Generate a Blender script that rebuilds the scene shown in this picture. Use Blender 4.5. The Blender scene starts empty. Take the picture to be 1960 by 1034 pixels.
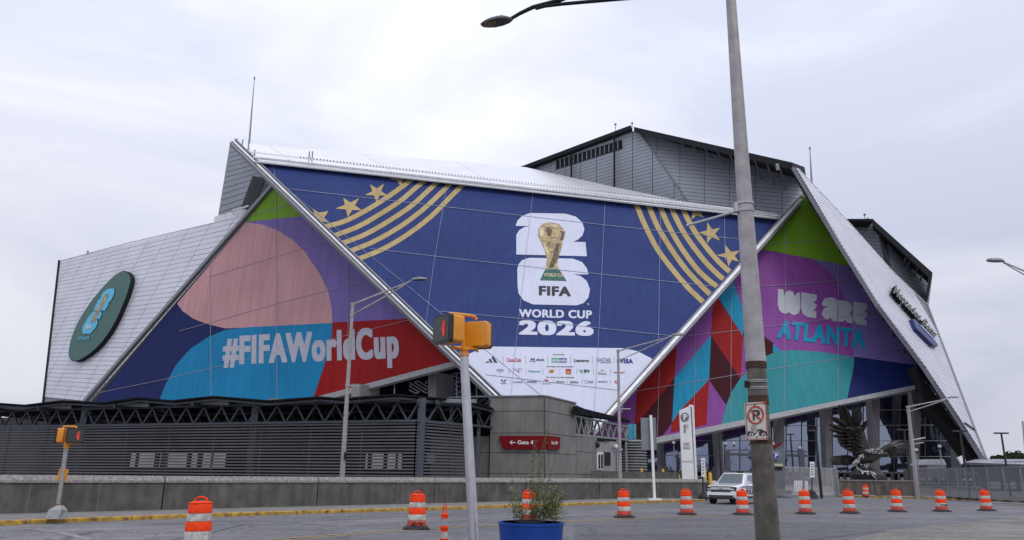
import bpy, bmesh, math, random
import numpy as np
from mathutils import Vector, Matrix
R = math.radians
random.seed(7)
S = bpy.context.scene
COL = S.collection

# ---------------------------------------------------------------- camera
F_PX, CX, CY, EYE = 1455.0, 980.0, 517.0, 1.6
PITCH, ROLL = R(15.1), R(0.55)
cam = bpy.data.cameras.new("camera")
cam.sensor_width = 36; cam.lens = 36 * F_PX / 1960; cam.clip_start = 0.1; cam.clip_end = 3000
camo = bpy.data.objects.new("camera", cam); COL.objects.link(camo)
RT = Vector((1, 0, 0)); UP = Vector((0, -math.sin(PITCH), math.cos(PITCH))); FW = Vector((0, math.cos(PITCH), math.sin(PITCH)))
RT2 = RT * math.cos(ROLL) + UP * math.sin(ROLL); UP2 = UP * math.cos(ROLL) - RT * math.sin(ROLL)
camo.matrix_world = Matrix(((RT2.x, UP2.x, -FW.x, 0), (RT2.y, UP2.y, -FW.y, 0), (RT2.z, UP2.z, -FW.z, EYE), (0, 0, 0, 1)))
S.camera = camo
# ---------------------------------------------------------------- world: overcast
SUN_EL, SUN_AZ = R(54), R(150)     # azimuth clockwise from +Y: behind the camera, to the right
w = bpy.data.worlds.new("World"); S.world = w; w.use_nodes = True
nt = w.node_tree; N = nt.nodes; L = nt.links; N.clear()
out = N.new("ShaderNodeOutputWorld"); bg = N.new("ShaderNodeBackground"); bg.inputs[1].default_value = 0.1
sky = N.new("ShaderNodeTexSky"); sky.sky_type = 'NISHITA'; sky.sun_disc = False
sky.sun_elevation = SUN_EL; sky.sun_rotation = SUN_AZ; sky.air_density = 1.2; sky.dust_density = 2
tc = N.new("ShaderNodeTexCoord"); sep = N.new("ShaderNodeSeparateXYZ"); L.new(tc.outputs['Generated'], sep.inputs[0])
mp = N.new("ShaderNodeMapping"); mp.inputs['Scale'].default_value = (1.0, 1.0, 2.6); mp.inputs['Location'].default_value = (0.55, 0.2, 0.1)
L.new(tc.outputs['Generated'], mp.inputs[0])
nz = N.new("ShaderNodeTexNoise"); nz.inputs['Scale'].default_value = 1.7; nz.inputs['Detail'].default_value = 7; nz.inputs['Roughness'].default_value = 0.52; nz.inputs['Distortion'].default_value = 0.5
L.new(mp.outputs[0], nz.inputs['Vector'])
cr = N.new("ShaderNodeValToRGB"); cr.color_ramp.elements[0].position = 0.36; cr.color_ramp.elements[1].position = 0.66
cr.color_ramp.elements[0].color = (0.68, 0.72, 0.89, 1); cr.color_ramp.elements[1].color = (1.04, 1.05, 1.12, 1)
L.new(nz.outputs['Fac'], cr.inputs[0])
gr = N.new("ShaderNodeValToRGB"); gr.color_ramp.interpolation = 'EASE'
gr.color_ramp.elements[0].position = 0.0; gr.color_ramp.elements[0].color = (0.76, 0.76, 0.78, 1)
gr.color_ramp.elements[1].position = 0.62; gr.color_ramp.elements[1].color = (1.25, 1.25, 1.23, 1)
L.new(sep.outputs['Z'], gr.inputs[0])
mul = N.new("ShaderNodeMix"); mul.data_type = 'RGBA'; mul.blend_type = 'MULTIPLY'; mul.inputs['Factor'].default_value = 1
L.new(cr.outputs[0], mul.inputs['A']); L.new(gr.outputs[0], mul.inputs['B'])
sc10 = N.new("ShaderNodeVectorMath"); sc10.operation = 'SCALE'; sc10.inputs['Scale'].default_value = 9.6
L.new(mul.outputs['Result'], sc10.inputs[0])
mx = N.new("ShaderNodeMix"); mx.data_type = 'RGBA'; mx.inputs['Factor'].default_value = 0.93
L.new(sky.outputs[0], mx.inputs['A']); L.new(sc10.outputs[0], mx.inputs['B'])
L.new(mx.outputs['Result'], bg.inputs[0]); L.new(bg.outputs[0], out.inputs[0])
# ---------------------------------------------------------------- sun
sl = bpy.data.lights.new("sun", 'SUN'); sl.energy = 1.0; sl.angle = R(18); sl.color = (1, 0.97, 0.93)
so = bpy.data.objects.new("sun", sl); COL.objects.link(so)
sd = Vector((math.sin(SUN_AZ) * math.cos(SUN_EL), math.cos(SUN_AZ) * math.cos(SUN_EL), math.sin(SUN_EL)))
so.rotation_euler = sd.to_track_quat('Z', 'Y').to_euler()
S.view_settings.view_transform = 'Standard'; S.view_settings.look = 'None'; S.view_settings.exposure = 0; S.view_settings.gamma = 1
S.view_settings.use_curve_mapping = False

# ---------------------------------------------------------------- geometry helpers
EYEV = Vector((0, 0, EYE))
def ray(px, py):
    return FW + RT2 * ((px - CX) / F_PX) - UP2 * ((py - CY) / F_PX)
def P(px, py, Y):
    r = ray(px, py); return EYEV + r * (Y / r.y)
def G(px, py, z=0.0):
    r = ray(px, py); return EYEV + r * ((z - EYE) / r.z)
class Plane:
    def __init__(s, a, b, c):
        s.o = a; n = (b - a).cross(c - a).normalized()
        if n.dot(a - EYEV) > 0: n = -n
        s.n = n
    def __call__(s, px, py, off=0.0):
        r = ray(px, py); t = (s.o - EYEV).dot(s.n) / r.dot(s.n)
        return EYEV + r * t + s.n * off
def plane3(a, b, c): return Plane(P(*a), P(*b), P(*c))
def vplane(pxa, Ya, pxb, Yb):
    a = P(pxa, 900, Ya); b = P(pxb, 900, Yb); return Plane(a, b, a + Vector((0, 0, 5)))

ORG = {}
def tag(o, label=None, cat=None, group=None, kind=None):
    if label: o['label'] = label
    if cat: o['category'] = cat
    if group: o['group'] = group
    if kind: o['kind'] = kind
    return o
def thing(name, loc, label, cat, group=None, rz=0):
    o = bpy.data.objects.new(name, None); COL.objects.link(o); o.location = loc; o.rotation_euler = (0, 0, rz)
    o.empty_display_size = 0.3
    ORG[o.name] = Vector(loc)
    return tag(o, label, cat, group)
class MB:
    def __init__(s): s.v = []; s.f = []
    def add(s, vs, fs):
        b = len(s.v); s.v += [tuple(v) for v in vs]; s.f += [tuple(i + b for i in f) for f in fs]; return s
    def box(s, c, sz, rot=None):
        c = Vector(c); hx, hy, hz = sz[0] / 2, sz[1] / 2, sz[2] / 2
        vs = [Vector((x, y, z)) for z in (-hz, hz) for y in (-hy, hy) for x in (-hx, hx)]
        if rot is not None: vs = [rot @ v for v in vs]
        return s.add([c + v for v in vs], [(0, 2, 3, 1), (4, 5, 7, 6), (0, 1, 5, 4), (2, 6, 7, 3), (0, 4, 6, 2), (1, 3, 7, 5)])
    def bar(s, a, b, w_, h_=None, up=Vector((0, 0, 1))):
        a = Vector(a); b = Vector(b); h_ = h_ or w_
        d = (b - a).normalized(); x = d.cross(up)
        if x.length < 1e-4: x = Vector((1, 0, 0))
        x.normalize(); y = x.cross(d).normalized()
        vs = []
        for p in (a, b):
            for sx, sy in ((-1, -1), (1, -1), (1, 1), (-1, 1)): vs.append(p + x * (sx * w_ / 2) + y * (sy * h_ / 2))
        return s.add(vs, [(0, 3, 2, 1), (4, 5, 6, 7), (0, 1, 5, 4), (1, 2, 6, 5), (2, 3, 7, 6), (3, 0, 4, 7)])
    def tube(s, pts, rs, n=12, caps=True):
        pts = [Vector(p) for p in pts]
        if not hasattr(rs, '__len__'): rs = [rs] * len(pts)
        vs = []; fs = []; px = None
        for i, p in enumerate(pts):
            d = (pts[min(i + 1, len(pts) - 1)] - pts[max(i - 1, 0)])
            d.normalize()
            if px is None:
                px = d.cross(Vector((0.3, 0.2, 1)));
                if px.length < 0.2: px = d.cross(Vector((1, 0, 0)))
            px = (px - d * px.dot(d)).normalized(); py = d.cross(px)
            for k in range(n):
                a = 2 * math.pi * k / n; vs.append(p + px * (math.cos(a) * rs[i]) + py * (math.sin(a) * rs[i]))
        for i in range(len(pts) - 1):
            for k in range(n):
                a = i * n + k; b = i * n + (k + 1) % n; fs.append((a, b, b + n, a + n))
        if caps: fs += [tuple(range(n - 1, -1, -1)), tuple(range((len(pts) - 1) * n, len(pts) * n))]
        return s.add(vs, fs)
    def lathe(s, prof, n=24, c=(0, 0, 0)):
        return s.tube([Vector(c) + Vector((0, 0, z)) for r, z in prof], [r for r, z in prof], n)
    def prism(s, pts, dv):
        pts = [Vector(p) for p in pts]; n = len(pts); dv = Vector(dv)
        vs = pts + [p + dv for p in pts]
        fs = [tuple(range(n)), tuple(range(2 * n - 1, n - 1, -1))] + [(i, (i + 1) % n, n + (i + 1) % n, n + i) for i in range(n)]
        return s.add(vs, fs)
    def blob(s, c, r, seg=12, rings=8, rot=None, jit=0):
        c = Vector(c); vs = []; fs = []
        for i in range(rings + 1):
            t = math.pi * i / rings
            for k in range(seg):
                a = 2 * math.pi * k / seg
                v = Vector((r[0] * math.sin(t) * math.cos(a), r[1] * math.sin(t) * math.sin(a), r[2] * math.cos(t)))
                if jit: v *= 1 + random.uniform(-jit, jit)
                if rot is not None: v = rot @ v
                vs.append(c + v)
        for i in range(rings):
            for k in range(seg):
                a = i * seg + k; b = i * seg + (k + 1) % seg; fs.append((a, a + seg, b + seg, b))
        return s.add(vs, fs)
    def build(s, name, mat, parent=None, smooth=False, org=None):
        me = bpy.data.meshes.new(name)
        o = bpy.data.objects.new(name, me)
        base = Vector((0, 0, 0))
        if parent is not None: base = ORG.get(parent.name, base)
        if org is not None and parent is None: base = Vector(org)
        me.from_pydata([(v[0] - base.x, v[1] - base.y, v[2] - base.z) for v in s.v], [], s.f)
        me.validate(clean_customdata=False)
        bm = bmesh.new(); bm.from_mesh(me); bmesh.ops.remove_doubles(bm, verts=bm.verts, dist=1e-6); bmesh.ops.recalc_face_normals(bm, faces=bm.faces); bm.to_mesh(me); bm.free()
        me.materials.append(mat)
        COL.objects.link(o)
        if parent is not None: o.parent = parent
        else: o.location = base
        ORG[o.name] = base
        if smooth:
            for p in me.polygons: p.use_smooth = True
            try: me.set_sharp_from_angle(angle=R(38))
            except Exception: pass
        return o
def copy_tree(o, parent=None):
    c = o.copy(); COL.objects.link(c); c.parent = parent; ORG[c.name] = Vector((0, 0, 0))
    for ch in o.children: copy_tree(ch, c)
    return c

# ---------------------------------------------------------------- materials
MATS = {}
def mat(name, col, rough=0.7, metal=0.0, var=0.12, vscale=1.5, bump=0.0, bscale=40, streak=0.0, spec=0.5, dirt=None, stretch=(1, 1, 1), coat=0.0):
    if name in MATS: return MATS[name]
    m = bpy.data.materials.new(name); m.use_nodes = True; t = m.node_tree; n = t.nodes; l = t.links
    b = n['Principled BSDF']; b.inputs['Roughness'].default_value = rough; b.inputs['Metallic'].default_value = metal
    b.inputs['Specular IOR Level'].default_value = spec; b.inputs['Coat Weight'].default_value = coat
    tcn = n.new('ShaderNodeTexCoord'); geo = n.new('ShaderNodeNewGeometry')
    mpn = n.new('ShaderNodeMapping'); mpn.inputs['Scale'].default_value = stretch; l.new(geo.outputs['Position'], mpn.inputs[0])
    ns = n.new('ShaderNodeTexNoise'); ns.inputs['Scale'].default_value = vscale; ns.inputs['Detail'].default_value = 8; ns.inputs['Roughness'].default_value = 0.62
    l.new(mpn.outputs[0], ns.inputs['Vector'])
    rp = n.new('ShaderNodeValToRGB'); rp.color_ramp.elements[0].position = 0.3; rp.color_ramp.elements[1].position = 0.7
    d = dirt if dirt else tuple(c * (1 - var * 1.6) for c in col)
    hi = tuple(min(1, c * (1 + var)) for c in col)
    rp.color_ramp.elements[0].color = (*d, 1); rp.color_ramp.elements[1].color = (*hi, 1)
    l.new(ns.outputs['Fac'], rp.inputs[0])
    last = rp.outputs[0]
    if streak:
        m2 = n.new('ShaderNodeMapping'); m2.inputs['Scale'].default_value = (2.2, 2.2, 0.12); l.new(geo.outputs['Position'], m2.inputs[0])
        n2 = n.new('ShaderNodeTexNoise'); n2.inputs['Scale'].default_value = 1.6; n2.inputs['Detail'].default_value = 6; l.new(m2.outputs[0], n2.inputs['Vector'])
        r2 = n.new('ShaderNodeValToRGB'); r2.color_ramp.elements[0].position = 0.38; r2.color_ramp.elements[1].position = 0.62
        k = 1 - streak; r2.color_ramp.elements[0].color = (k, k, k * 0.97, 1); r2.color_ramp.elements[1].color = (1, 1, 1, 1)
        l.new(n2.outputs['Fac'], r2.inputs[0])
        mm = n.new('ShaderNodeMix'); mm.data_type = 'RGBA'; mm.blend_type = 'MULTIPLY'; mm.inputs['Factor'].default_value = 1
        l.new(last, mm.inputs['A']); l.new(r2.outputs[0], mm.inputs['B']); last = mm.outputs['Result']
    l.new(last, b.inputs['Base Color'])
    if bump:
        nb = n.new('ShaderNodeTexNoise'); nb.inputs['Scale'].default_value = bscale; nb.inputs['Detail'].default_value = 5; l.new(geo.outputs['Position'], nb.inputs['Vector'])
        bp = n.new('ShaderNodeBump'); bp.inputs['Strength'].default_value = bump; bp.inputs['Distance'].default_value = 0.02
        l.new(nb.outputs['Fac'], bp.inputs['Height']); l.new(bp.outputs[0], b.inputs['Normal'])
    MATS[name] = m; return m
def fabric(name, col, rough=0.6, rib=1.0):
    """printed mesh cloth over corrugated cladding: fine upright ribs, faint sagging and fading"""
    if name in MATS: return MATS[name]
    m = bpy.data.materials.new(name); m.use_nodes = True; t = m.node_tree; n = t.nodes; l = t.links
    b = n['Principled BSDF']; b.inputs['Roughness'].default_value = rough; b.inputs['Specular IOR Level'].default_value = 0.12
    geo = n.new('ShaderNodeNewGeometry')
    mp1 = n.new('ShaderNodeMapping'); mp1.inputs['Scale'].default_value = (1.5, 0.4, 0.03); l.new(geo.outputs['Position'], mp1.inputs[0])
    n1 = n.new('ShaderNodeTexNoise'); n1.inputs['Scale'].default_value = 1.1; n1.inputs['Detail'].default_value = 3; l.new(mp1.outputs[0], n1.inputs['Vector'])
    n2 = n.new('ShaderNodeTexNoise'); n2.inputs['Scale'].default_value = 0.09; n2.inputs['Detail'].default_value = 5; l.new(geo.outputs['Position'], n2.inputs['Vector'])
    ad = n.new('ShaderNodeMath'); ad.operation = 'ADD'; l.new(n1.outputs['Fac'], ad.inputs[0]); l.new(n2.outputs['Fac'], ad.inputs[1])
    mr = n.new('ShaderNodeMapRange'); mr.inputs['From Min'].default_value = 0.7; mr.inputs['From Max'].default_value = 1.3
    mr.inputs['To Min'].default_value = 1 - 0.14 * rib; mr.inputs['To Max'].default_value = 1 + 0.14 * rib; l.new(ad.outputs[0], mr.inputs['Value'])
    sc = n.new('ShaderNodeVectorMath'); sc.operation = 'SCALE'; sc.inputs[0].default_value = col; l.new(mr.outputs[0], sc.inputs['Scale'])
    l.new(sc.outputs[0], b.inputs['Base Color'])
    bp = n.new('ShaderNodeBump'); bp.inputs['Strength'].default_value = 0.3 * rib; bp.inputs['Distance'].default_value = 0.2
    l.new(n1.outputs['Fac'], bp.inputs['Height']); l.new(bp.outputs[0], b.inputs['Normal'])
    MATS[name] = m; return m
def emis(name, col, st=1.0):
    m = bpy.data.materials.new(name); m.use_nodes = True; b = m.node_tree.nodes['Principled BSDF']
    b.inputs['Base Color'].default_value = (*col, 1); b.inputs['Emission Color'].default_value = (*col, 1); b.inputs['Emission Strength'].default_value = st
    return m
def glassmat(name, tint, fac=0.3, dark=(0.01, 0.012, 0.016), rough=0.03, bump=0.0, bs=0.4):
    m = bpy.data.materials.new(name); m.use_nodes = True; t = m.node_tree; n = t.nodes; l = t.links; n.clear()
    o = n.new('ShaderNodeOutputMaterial'); mxs = n.new('ShaderNodeMixShader'); g = n.new('ShaderNodeBsdfGlossy'); d = n.new('ShaderNodeBsdfDiffuse')
    g.inputs['Color'].default_value = (*tint, 1); g.inputs['Roughness'].default_value = rough; d.inputs['Color'].default_value = (*dark, 1)
    lw = n.new('ShaderNodeLayerWeight'); lw.inputs['Blend'].default_value = 0.25
    mr = n.new('ShaderNodeMapRange'); mr.inputs['To Min'].default_value = fac; mr.inputs['To Max'].default_value = max(0.45, fac + 0.15); l.new(lw.outputs['Fresnel'], mr.inputs['Value'])
    l.new(mr.outputs[0], mxs.inputs[0]); l.new(d.outputs[0], mxs.inputs[1]); l.new(g.outputs[0], mxs.inputs[2]); l.new(mxs.outputs[0], o.inputs[0])
    if bump:
        geo = n.new('ShaderNodeNewGeometry'); nb = n.new('ShaderNodeTexNoise'); nb.inputs['Scale'].default_value = bs; nb.inputs['Detail'].default_value = 2
        l.new(geo.outputs['Position'], nb.inputs['Vector']); bp = n.new('ShaderNodeBump'); bp.inputs['Strength'].default_value = bump; bp.inputs['Distance'].default_value = 0.5
        l.new(nb.outputs['Fac'], bp.inputs['Height']); l.new(bp.outputs[0], g.inputs['Normal'])
    return m
silver = mat('silver_cladding', (0.66, 0.67, 0.74), 0.42, 0.2, 0.06, 0.15)
joint_lt = mat('grey_joint', (0.21, 0.21, 0.24), 0.8)
silver2 = mat('silver_roof', (0.80, 0.81, 0.84), 0.32, 0.55, 0.05, 0.1)
greyclad = mat('grey_cladding', (0.25, 0.27, 0.305), 0.5, 0.2, 0.1, 0.12)
greyclad2 = mat('grey_cladding_two', (0.36, 0.385, 0.43), 0.5, 0.2, 0.1, 0.12)
joint = mat('dark_joint', (0.06, 0.062, 0.07), 0.8)
fascia = mat('charcoal_fascia', (0.02, 0.022, 0.025), 0.8, 0.0, spec=0.2)
trim = mat('silver_trim', (0.72, 0.72, 0.75), 0.5, 0.1, 0.1, 0.6)
trimdk = mat('grey_trim', (0.23, 0.24, 0.26), 0.5, 0.3)
soffit = mat('soffit_grey', (0.30, 0.31, 0.33), 0.6)
concrete = mat('precast_concrete', (0.20, 0.192, 0.188), 0.85, 0, 0.12, 0.7, 0.3, 30, streak=0.16)
concrete_dk = mat('weathered_concrete', (0.115, 0.108, 0.1), 0.9, 0, 0.28, 1.2, 0.5, 25, streak=0.25)
concrete_cap = mat('rough_concrete_cap', (0.27, 0.255, 0.24), 0.9, 0, 0.35, 9, 0.8, 60)
column_c = mat('column_concrete', (0.27, 0.27, 0.275), 0.8, 0, 0.1, 0.3, streak=0.2)
steel_dk = mat('dark_steel', (0.075, 0.083, 0.105), 0.5, 0.3, 0.15, 1)
slatm = mat('charcoal_slat', (0.105, 0.105, 0.115), 0.6, 0.1, 0.15, 0.5)
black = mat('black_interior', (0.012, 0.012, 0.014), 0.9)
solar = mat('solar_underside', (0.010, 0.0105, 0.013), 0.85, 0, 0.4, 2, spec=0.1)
galv = mat('galvanised_steel', (0.42, 0.42, 0.44), 0.42, 0.55, 0.14, 6, streak=0.15)
polem = mat('aged_lamp_pole', (0.40, 0.375, 0.385), 0.55, 0.2, 0.16, 5, 0.2, 50, streak=0.25)
polelow = mat('weathered_pole_base', (0.15, 0.132, 0.115), 0.8, 0.1, 0.3, 5, 0.3, 60, streak=0.4)
rust = mat('rust', (0.06, 0.028, 0.014), 0.9, 0, 0.6, 14, 0.6, 50, dirt=(0.015, 0.01, 0.008))
yellowp = mat('signal_yellow', (0.72, 0.27, 0.012), 0.35, 0, 0.08, 8)
blackp = mat('black_plastic', (0.012, 0.012, 0.013), 0.4)
orangep = mat('barrel_orange', (0.85, 0.055, 0.004), 0.6, 0, 0.1, 12, dirt=(0.65, 0.04, 0.006), spec=0.2)
orangelo = mat('barrel_orange_dirty', (0.55, 0.035, 0.012), 0.5, 0, 0.2, 9, dirt=(0.2, 0.02, 0.01))
whitep = mat('reflective_white', (0.50, 0.49, 0.47), 0.45, 0, 0.14, 7, dirt=(0.22, 0.20, 0.18))
rubber = mat('black_rubber', (0.02, 0.02, 0.022), 0.8, 0, 0.3, 8)
white = mat('white_paint', (0.74, 0.74, 0.75), 0.4, 0, 0.05)
carwhite = mat('car_white', (0.72, 0.72, 0.74), 0.2, 0, 0.03, coat=0.8)
signgrey = mat('sign_grey', (0.15, 0.16, 0.18), 0.5)
redsign = mat('gate_sign_red', (0.17, 0.005, 0.010), 0.7, 0, 0.1, spec=0.15)
bollm = mat('bollard_yellow', (0.62, 0.40, 0.03), 0.6, 0, 0.2, 8)
kerbm = mat('kerb_yellow', (0.50, 0.29, 0.035), 0.85, 0, 0.3, 5, 0.5, 40, dirt=(0.07, 0.055, 0.035))
walkm = mat('sidewalk_concrete', (0.19, 0.183, 0.18), 0.85, 0, 0.22, 1.6, 0.4, 60)
plazam = mat('plaza_concrete', (0.22, 0.21, 0.2), 0.85, 0, 0.12, 0.6)
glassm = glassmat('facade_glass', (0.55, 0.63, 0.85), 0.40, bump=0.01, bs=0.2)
glassdk = glassmat('shaded_glass', (0.4, 0.5, 0.65), 0.05, bump=0.5, bs=0.55)  # shade under wing and banner put into a darker copy of facade glass
carglass = glassmat('car_glass', (0.62, 0.75, 0.85), 0.16, dark=(0.03, 0.035, 0.04)); glasstint = glassmat('tinted_glass', (0.6, 0.7, 0.9), 0.05)
planterm = mat('planter_blue', (0.008, 0.05, 0.27), 0.5, 0, 0.12, 5, spec=0.25)
leafm = mat('leaf_green', (0.21, 0.25, 0.07), 0.6, 0, 0.4, 14, dirt=(0.09, 0.12, 0.035))
stemm = mat('stem_brown', (0.10, 0.07, 0.035), 0.8)
bronze = mat('dark_bronze', (0.05, 0.047, 0.045), 0.42, 0.6, 0.35, 1.2)
bronze_lt = mat('polished_steel', (0.55, 0.54, 0.53), 0.4, 0.5, 0.3, 2.5, dirt=(0.16, 0.16, 0.16))
stonem = mat('stone_wall', (0.14, 0.12, 0.09), 0.9, 0, 0.4, 3, 0.6, 12)
# flat print colours
B_BLUE = fabric('print_blue', (0.027, 0.045, 0.155)); B_GOLD = fabric('print_gold', (0.42, 0.32, 0.15)); B_WHITE = fabric('print_white', (0.57, 0.59, 0.71), rib=0.4)
L_NAVY = fabric('print_navy', (0.011, 0.019, 0.10)); L_CYAN = fabric('print_cyan', (0.010, 0.20, 0.40)); L_RED = fabric('print_red', (0.27, 0.008, 0.009))
L_PINK = fabric('print_pink', (0.50, 0.275, 0.285)); L_LILAC = fabric('print_lilac', (0.18, 0.13, 0.36)); L_GREEN = fabric('print_green', (0.17, 0.33, 0.025))
R_PURP = fabric('print_purple', (0.215, 0.062, 0.265)); R_TEAL = fabric('print_teal', (0.034, 0.235, 0.265)); R_MAR = fabric('print_maroon', (0.042, 0.003, 0.007)); R_CYAN = fabric('print_sky', (0.012, 0.24, 0.41))
INK = mat('print_ink', (0.012, 0.012, 0.018), 0.6); INKR = mat('print_ink_red', (0.40, 0.02, 0.025), 0.6); INKG = mat('print_ink_grey', (0.2, 0.2, 0.22), 0.6)
INKT = mat('print_ink_teal', (0.03, 0.30, 0.26), 0.6); INKB = mat('print_ink_blue', (0.012, 0.03, 0.22), 0.6); INKGR = mat('print_ink_green', (0.03, 0.30, 0.13), 0.6); INKGO = mat('print_ink_gold', (0.45, 0.27, 0.07), 0.6)
TROPHY = mat('print_trophy_gold', (0.42, 0.31, 0.16), 0.5, 0, 0.5, 1.2, dirt=(0.07, 0.045, 0.02)); TRDK = mat('print_trophy_shade', (0.10, 0.065, 0.035), 0.5, 0, 0.5, 1.5)
TRLT = mat('print_trophy_light', (0.62, 0.52, 0.34), 0.5); TRGR = mat('print_trophy_green', (0.008, 0.10, 0.07), 0.5, 0, 0.4, 1.5)
SEAM = mat('seam_light', (0.34, 0.37, 0.50), 0.6, 0, 0.2, 1.2)

# ---------------------------------------------------------------- 2-D polygon tools (in picture units, used to draw what lies on a real wall plane)
def area2(p):
    return 0.5 * sum(p[i][0] * p[(i + 1) % len(p)][1] - p[(i + 1) % len(p)][0] * p[i][1] for i in range(len(p)))
def clip(sub, win):
    if area2(win) < 0: win = win[::-1]
    o = list(sub)
    for i in range(len(win)):
        a = win[i]; b = win[(i + 1) % len(win)]
        def side(p): return (b[0] - a[0]) * (p[1] - a[1]) - (b[1] - a[1]) * (p[0] - a[0])
        inp = o; o = []
        for j in range(len(inp)):
            p = inp[j]; q = inp[(j + 1) % len(inp)]; sp, sq = side(p), side(q)
            if sp >= 0: o.append(p)
            if (sp >= 0) != (sq >= 0):
                t = sp / (sp - sq); o.append((p[0] + (q[0] - p[0]) * t, p[1] + (q[1] - p[1]) * t))
        if not o: return []
    return o
def band(pts, wd):
    """ribbon of width wd along a smooth line through pts"""
    q = []
    for i in range(len(pts) - 1):
        p0 = pts[max(i - 1, 0)]; p1 = pts[i]; p2 = pts[i + 1]; p3 = pts[min(i + 2, len(pts) - 1)]
        for k in range(5):
            t = k / 5; q.append(tuple(0.5 * ((2 * p1[c]) + (-p0[c] + p2[c]) * t + (2 * p0[c] - 5 * p1[c] + 4 * p2[c] - p3[c]) * t * t + (-p0[c] + 3 * p1[c] - 3 * p2[c] + p3[c]) * t ** 3) for c in (0, 1)))
    q.append(pts[-1]); l_, r_ = [], []
    for i, p in enumerate(q):
        a = q[max(i - 1, 0)]; b = q[min(i + 1, len(q) - 1)]; dx, dy = b[0] - a[0], b[1] - a[1]; n_ = math.hypot(dx, dy) or 1
        l_.append((p[0] - dy / n_ * wd / 2, p[1] + dx / n_ * wd / 2)); r_.append((p[0] + dy / n_ * wd / 2, p[1] - dx / n_ * wd / 2))
    return l_ + r_[::-1]
def star(t):
    c = (sum(p[0] for p in t) / 5, sum(p[1] for p in t) / 5); o = []
    for i in range(5):
        a = t[i]; b = t[(i + 1) % 5]; m_ = ((a[0] + b[0]) / 2, (a[1] + b[1]) / 2)
        o += [a, (c[0] + (m_[0] - c[0]) * 0.47, c[1] + (m_[1] - c[1]) * 0.47)]
    return o
def Z(pts, s, ox, oy): return [(p[0] / s + ox, p[1] / s + oy) for p in pts]
def smooth(pts, it=2):
    for _ in range(it):
        q = []
        for i in range(len(pts)):
            a = pts[i]; b = pts[(i + 1) % len(pts)]
            q += [(a[0] * .75 + b[0] * .25, a[1] * .75 + b[1] * .25), (a[0] * .25 + b[0] * .75, a[1] * .25 + b[1] * .75)]
        pts = q
    return pts
def printp(name, pts, pl, off, m, parent, win=None, th=0.02):
    if win: pts = clip(pts, win)
    if len(pts) < 3: return None
    return MB().prism([pl(x, y, off) for x, y in pts], -pl.n * th).build(name, m, parent)
_cap = {}; SP = [1]
def textmesh(s, bold):
    c = bpy.data.curves.new('t', 'FONT'); c.body = s; c.offset = bold; c.resolution_u = 6; c.space_character = SP[0] + bold * 1.2; c.size = 1
    o = bpy.data.objects.new('t', c); COL.objects.link(o)
    dg = bpy.context.evaluated_depsgraph_get(); dg.update()
    me = bpy.data.meshes.new_from_object(o.evaluated_get(dg))
    vs = [v.co.copy() for v in me.vertices]; fs = [tuple(p.vertices) for p in me.polygons]
    bpy.data.objects.remove(o); bpy.data.curves.remove(c); bpy.data.meshes.remove(me)
    return vs, fs
def text(s, mapf, m, parent, name='lettering', bold=0.0, smooth_=False):
    """bold: outline offset up to 0.02, anything beyond is made with overlaid shifted copies, as in heavy cut vinyl"""
    ob = min(bold, 0.015); ex = bold - ob
    if ob not in _cap:
        v, _ = textmesh('H', ob); _cap[ob] = (min(p.y for p in v), max(p.y for p in v))
    SP[0] = 1 + ex * 2.4
    lo, hi = _cap[ob]; vs, fs = textmesh(s, ob); SP[0] = 1
    if not vs: return None
    x0 = min(v.x for v in vs) - ex; x1 = max(v.x for v in vs) + ex
    sh = [(0, 0)] if ex <= 0 else [(dx * ex, dy * ex * 0.45) for dx, dy in ((0, 0), (-1, -1), (1, -1), (-1, 1), (1, 1), (-0.5, 0), (0.5, 0), (0, 1), (0, -1))]
    mb = MB()
    for k, (dx, dy) in enumerate(sh):
        pts = [mapf((v.x + dx - x0) / (x1 - x0), (v.y + dy - lo) / (hi - lo)) for v in vs]
        mb.add([p + (EYEV - p) * (2.5e-5 * k) if parent is not None and parent.name != 'police_vehicle' else p + Vector((0, -0.0006 * k, 0)) for p in pts], fs)
    return mb.build(name, m, parent)
def quadmap(pl, q, off):
    bl, br, tr, tl = q
    def f(u, v):
        x = (bl[0] * (1 - u) + br[0] * u) * (1 - v) + (tl[0] * (1 - u) + tr[0] * u) * v
        y = (bl[1] * (1 - u) + br[1] * u) * (1 - v) + (tl[1] * (1 - u) + tr[1] * u) * v
        return pl(x, y, off)
    return f
def rect(x0, y0, x1, y1, sl=0.0):  # picture rectangle -> BL,BR,TR,TL with slope
    d = sl * (x1 - x0); return [(x0, y1), (x1, y1 + d), (x1, y0 + d), (x0, y0)]
def homog(q):
    src = [(0, 0), (1, 0), (1, 1), (0, 1)]; A = []; B = []
    for (u, v), (x, y) in zip(src, q):
        A.append([u, v, 1, 0, 0, 0, -u * x, -v * x]); B.append(x); A.append([0, 0, 0, u, v, 1, -u * y, -v * y]); B.append(y)
    h = np.linalg.solve(np.array(A), np.array(B))
    def f(u, v):
        d = h[6] * u + h[7] * v + 1; return ((h[0] * u + h[1] * v + h[2]) / d, (h[3] * u + h[4] * v + h[5]) / d)
    return f

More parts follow.
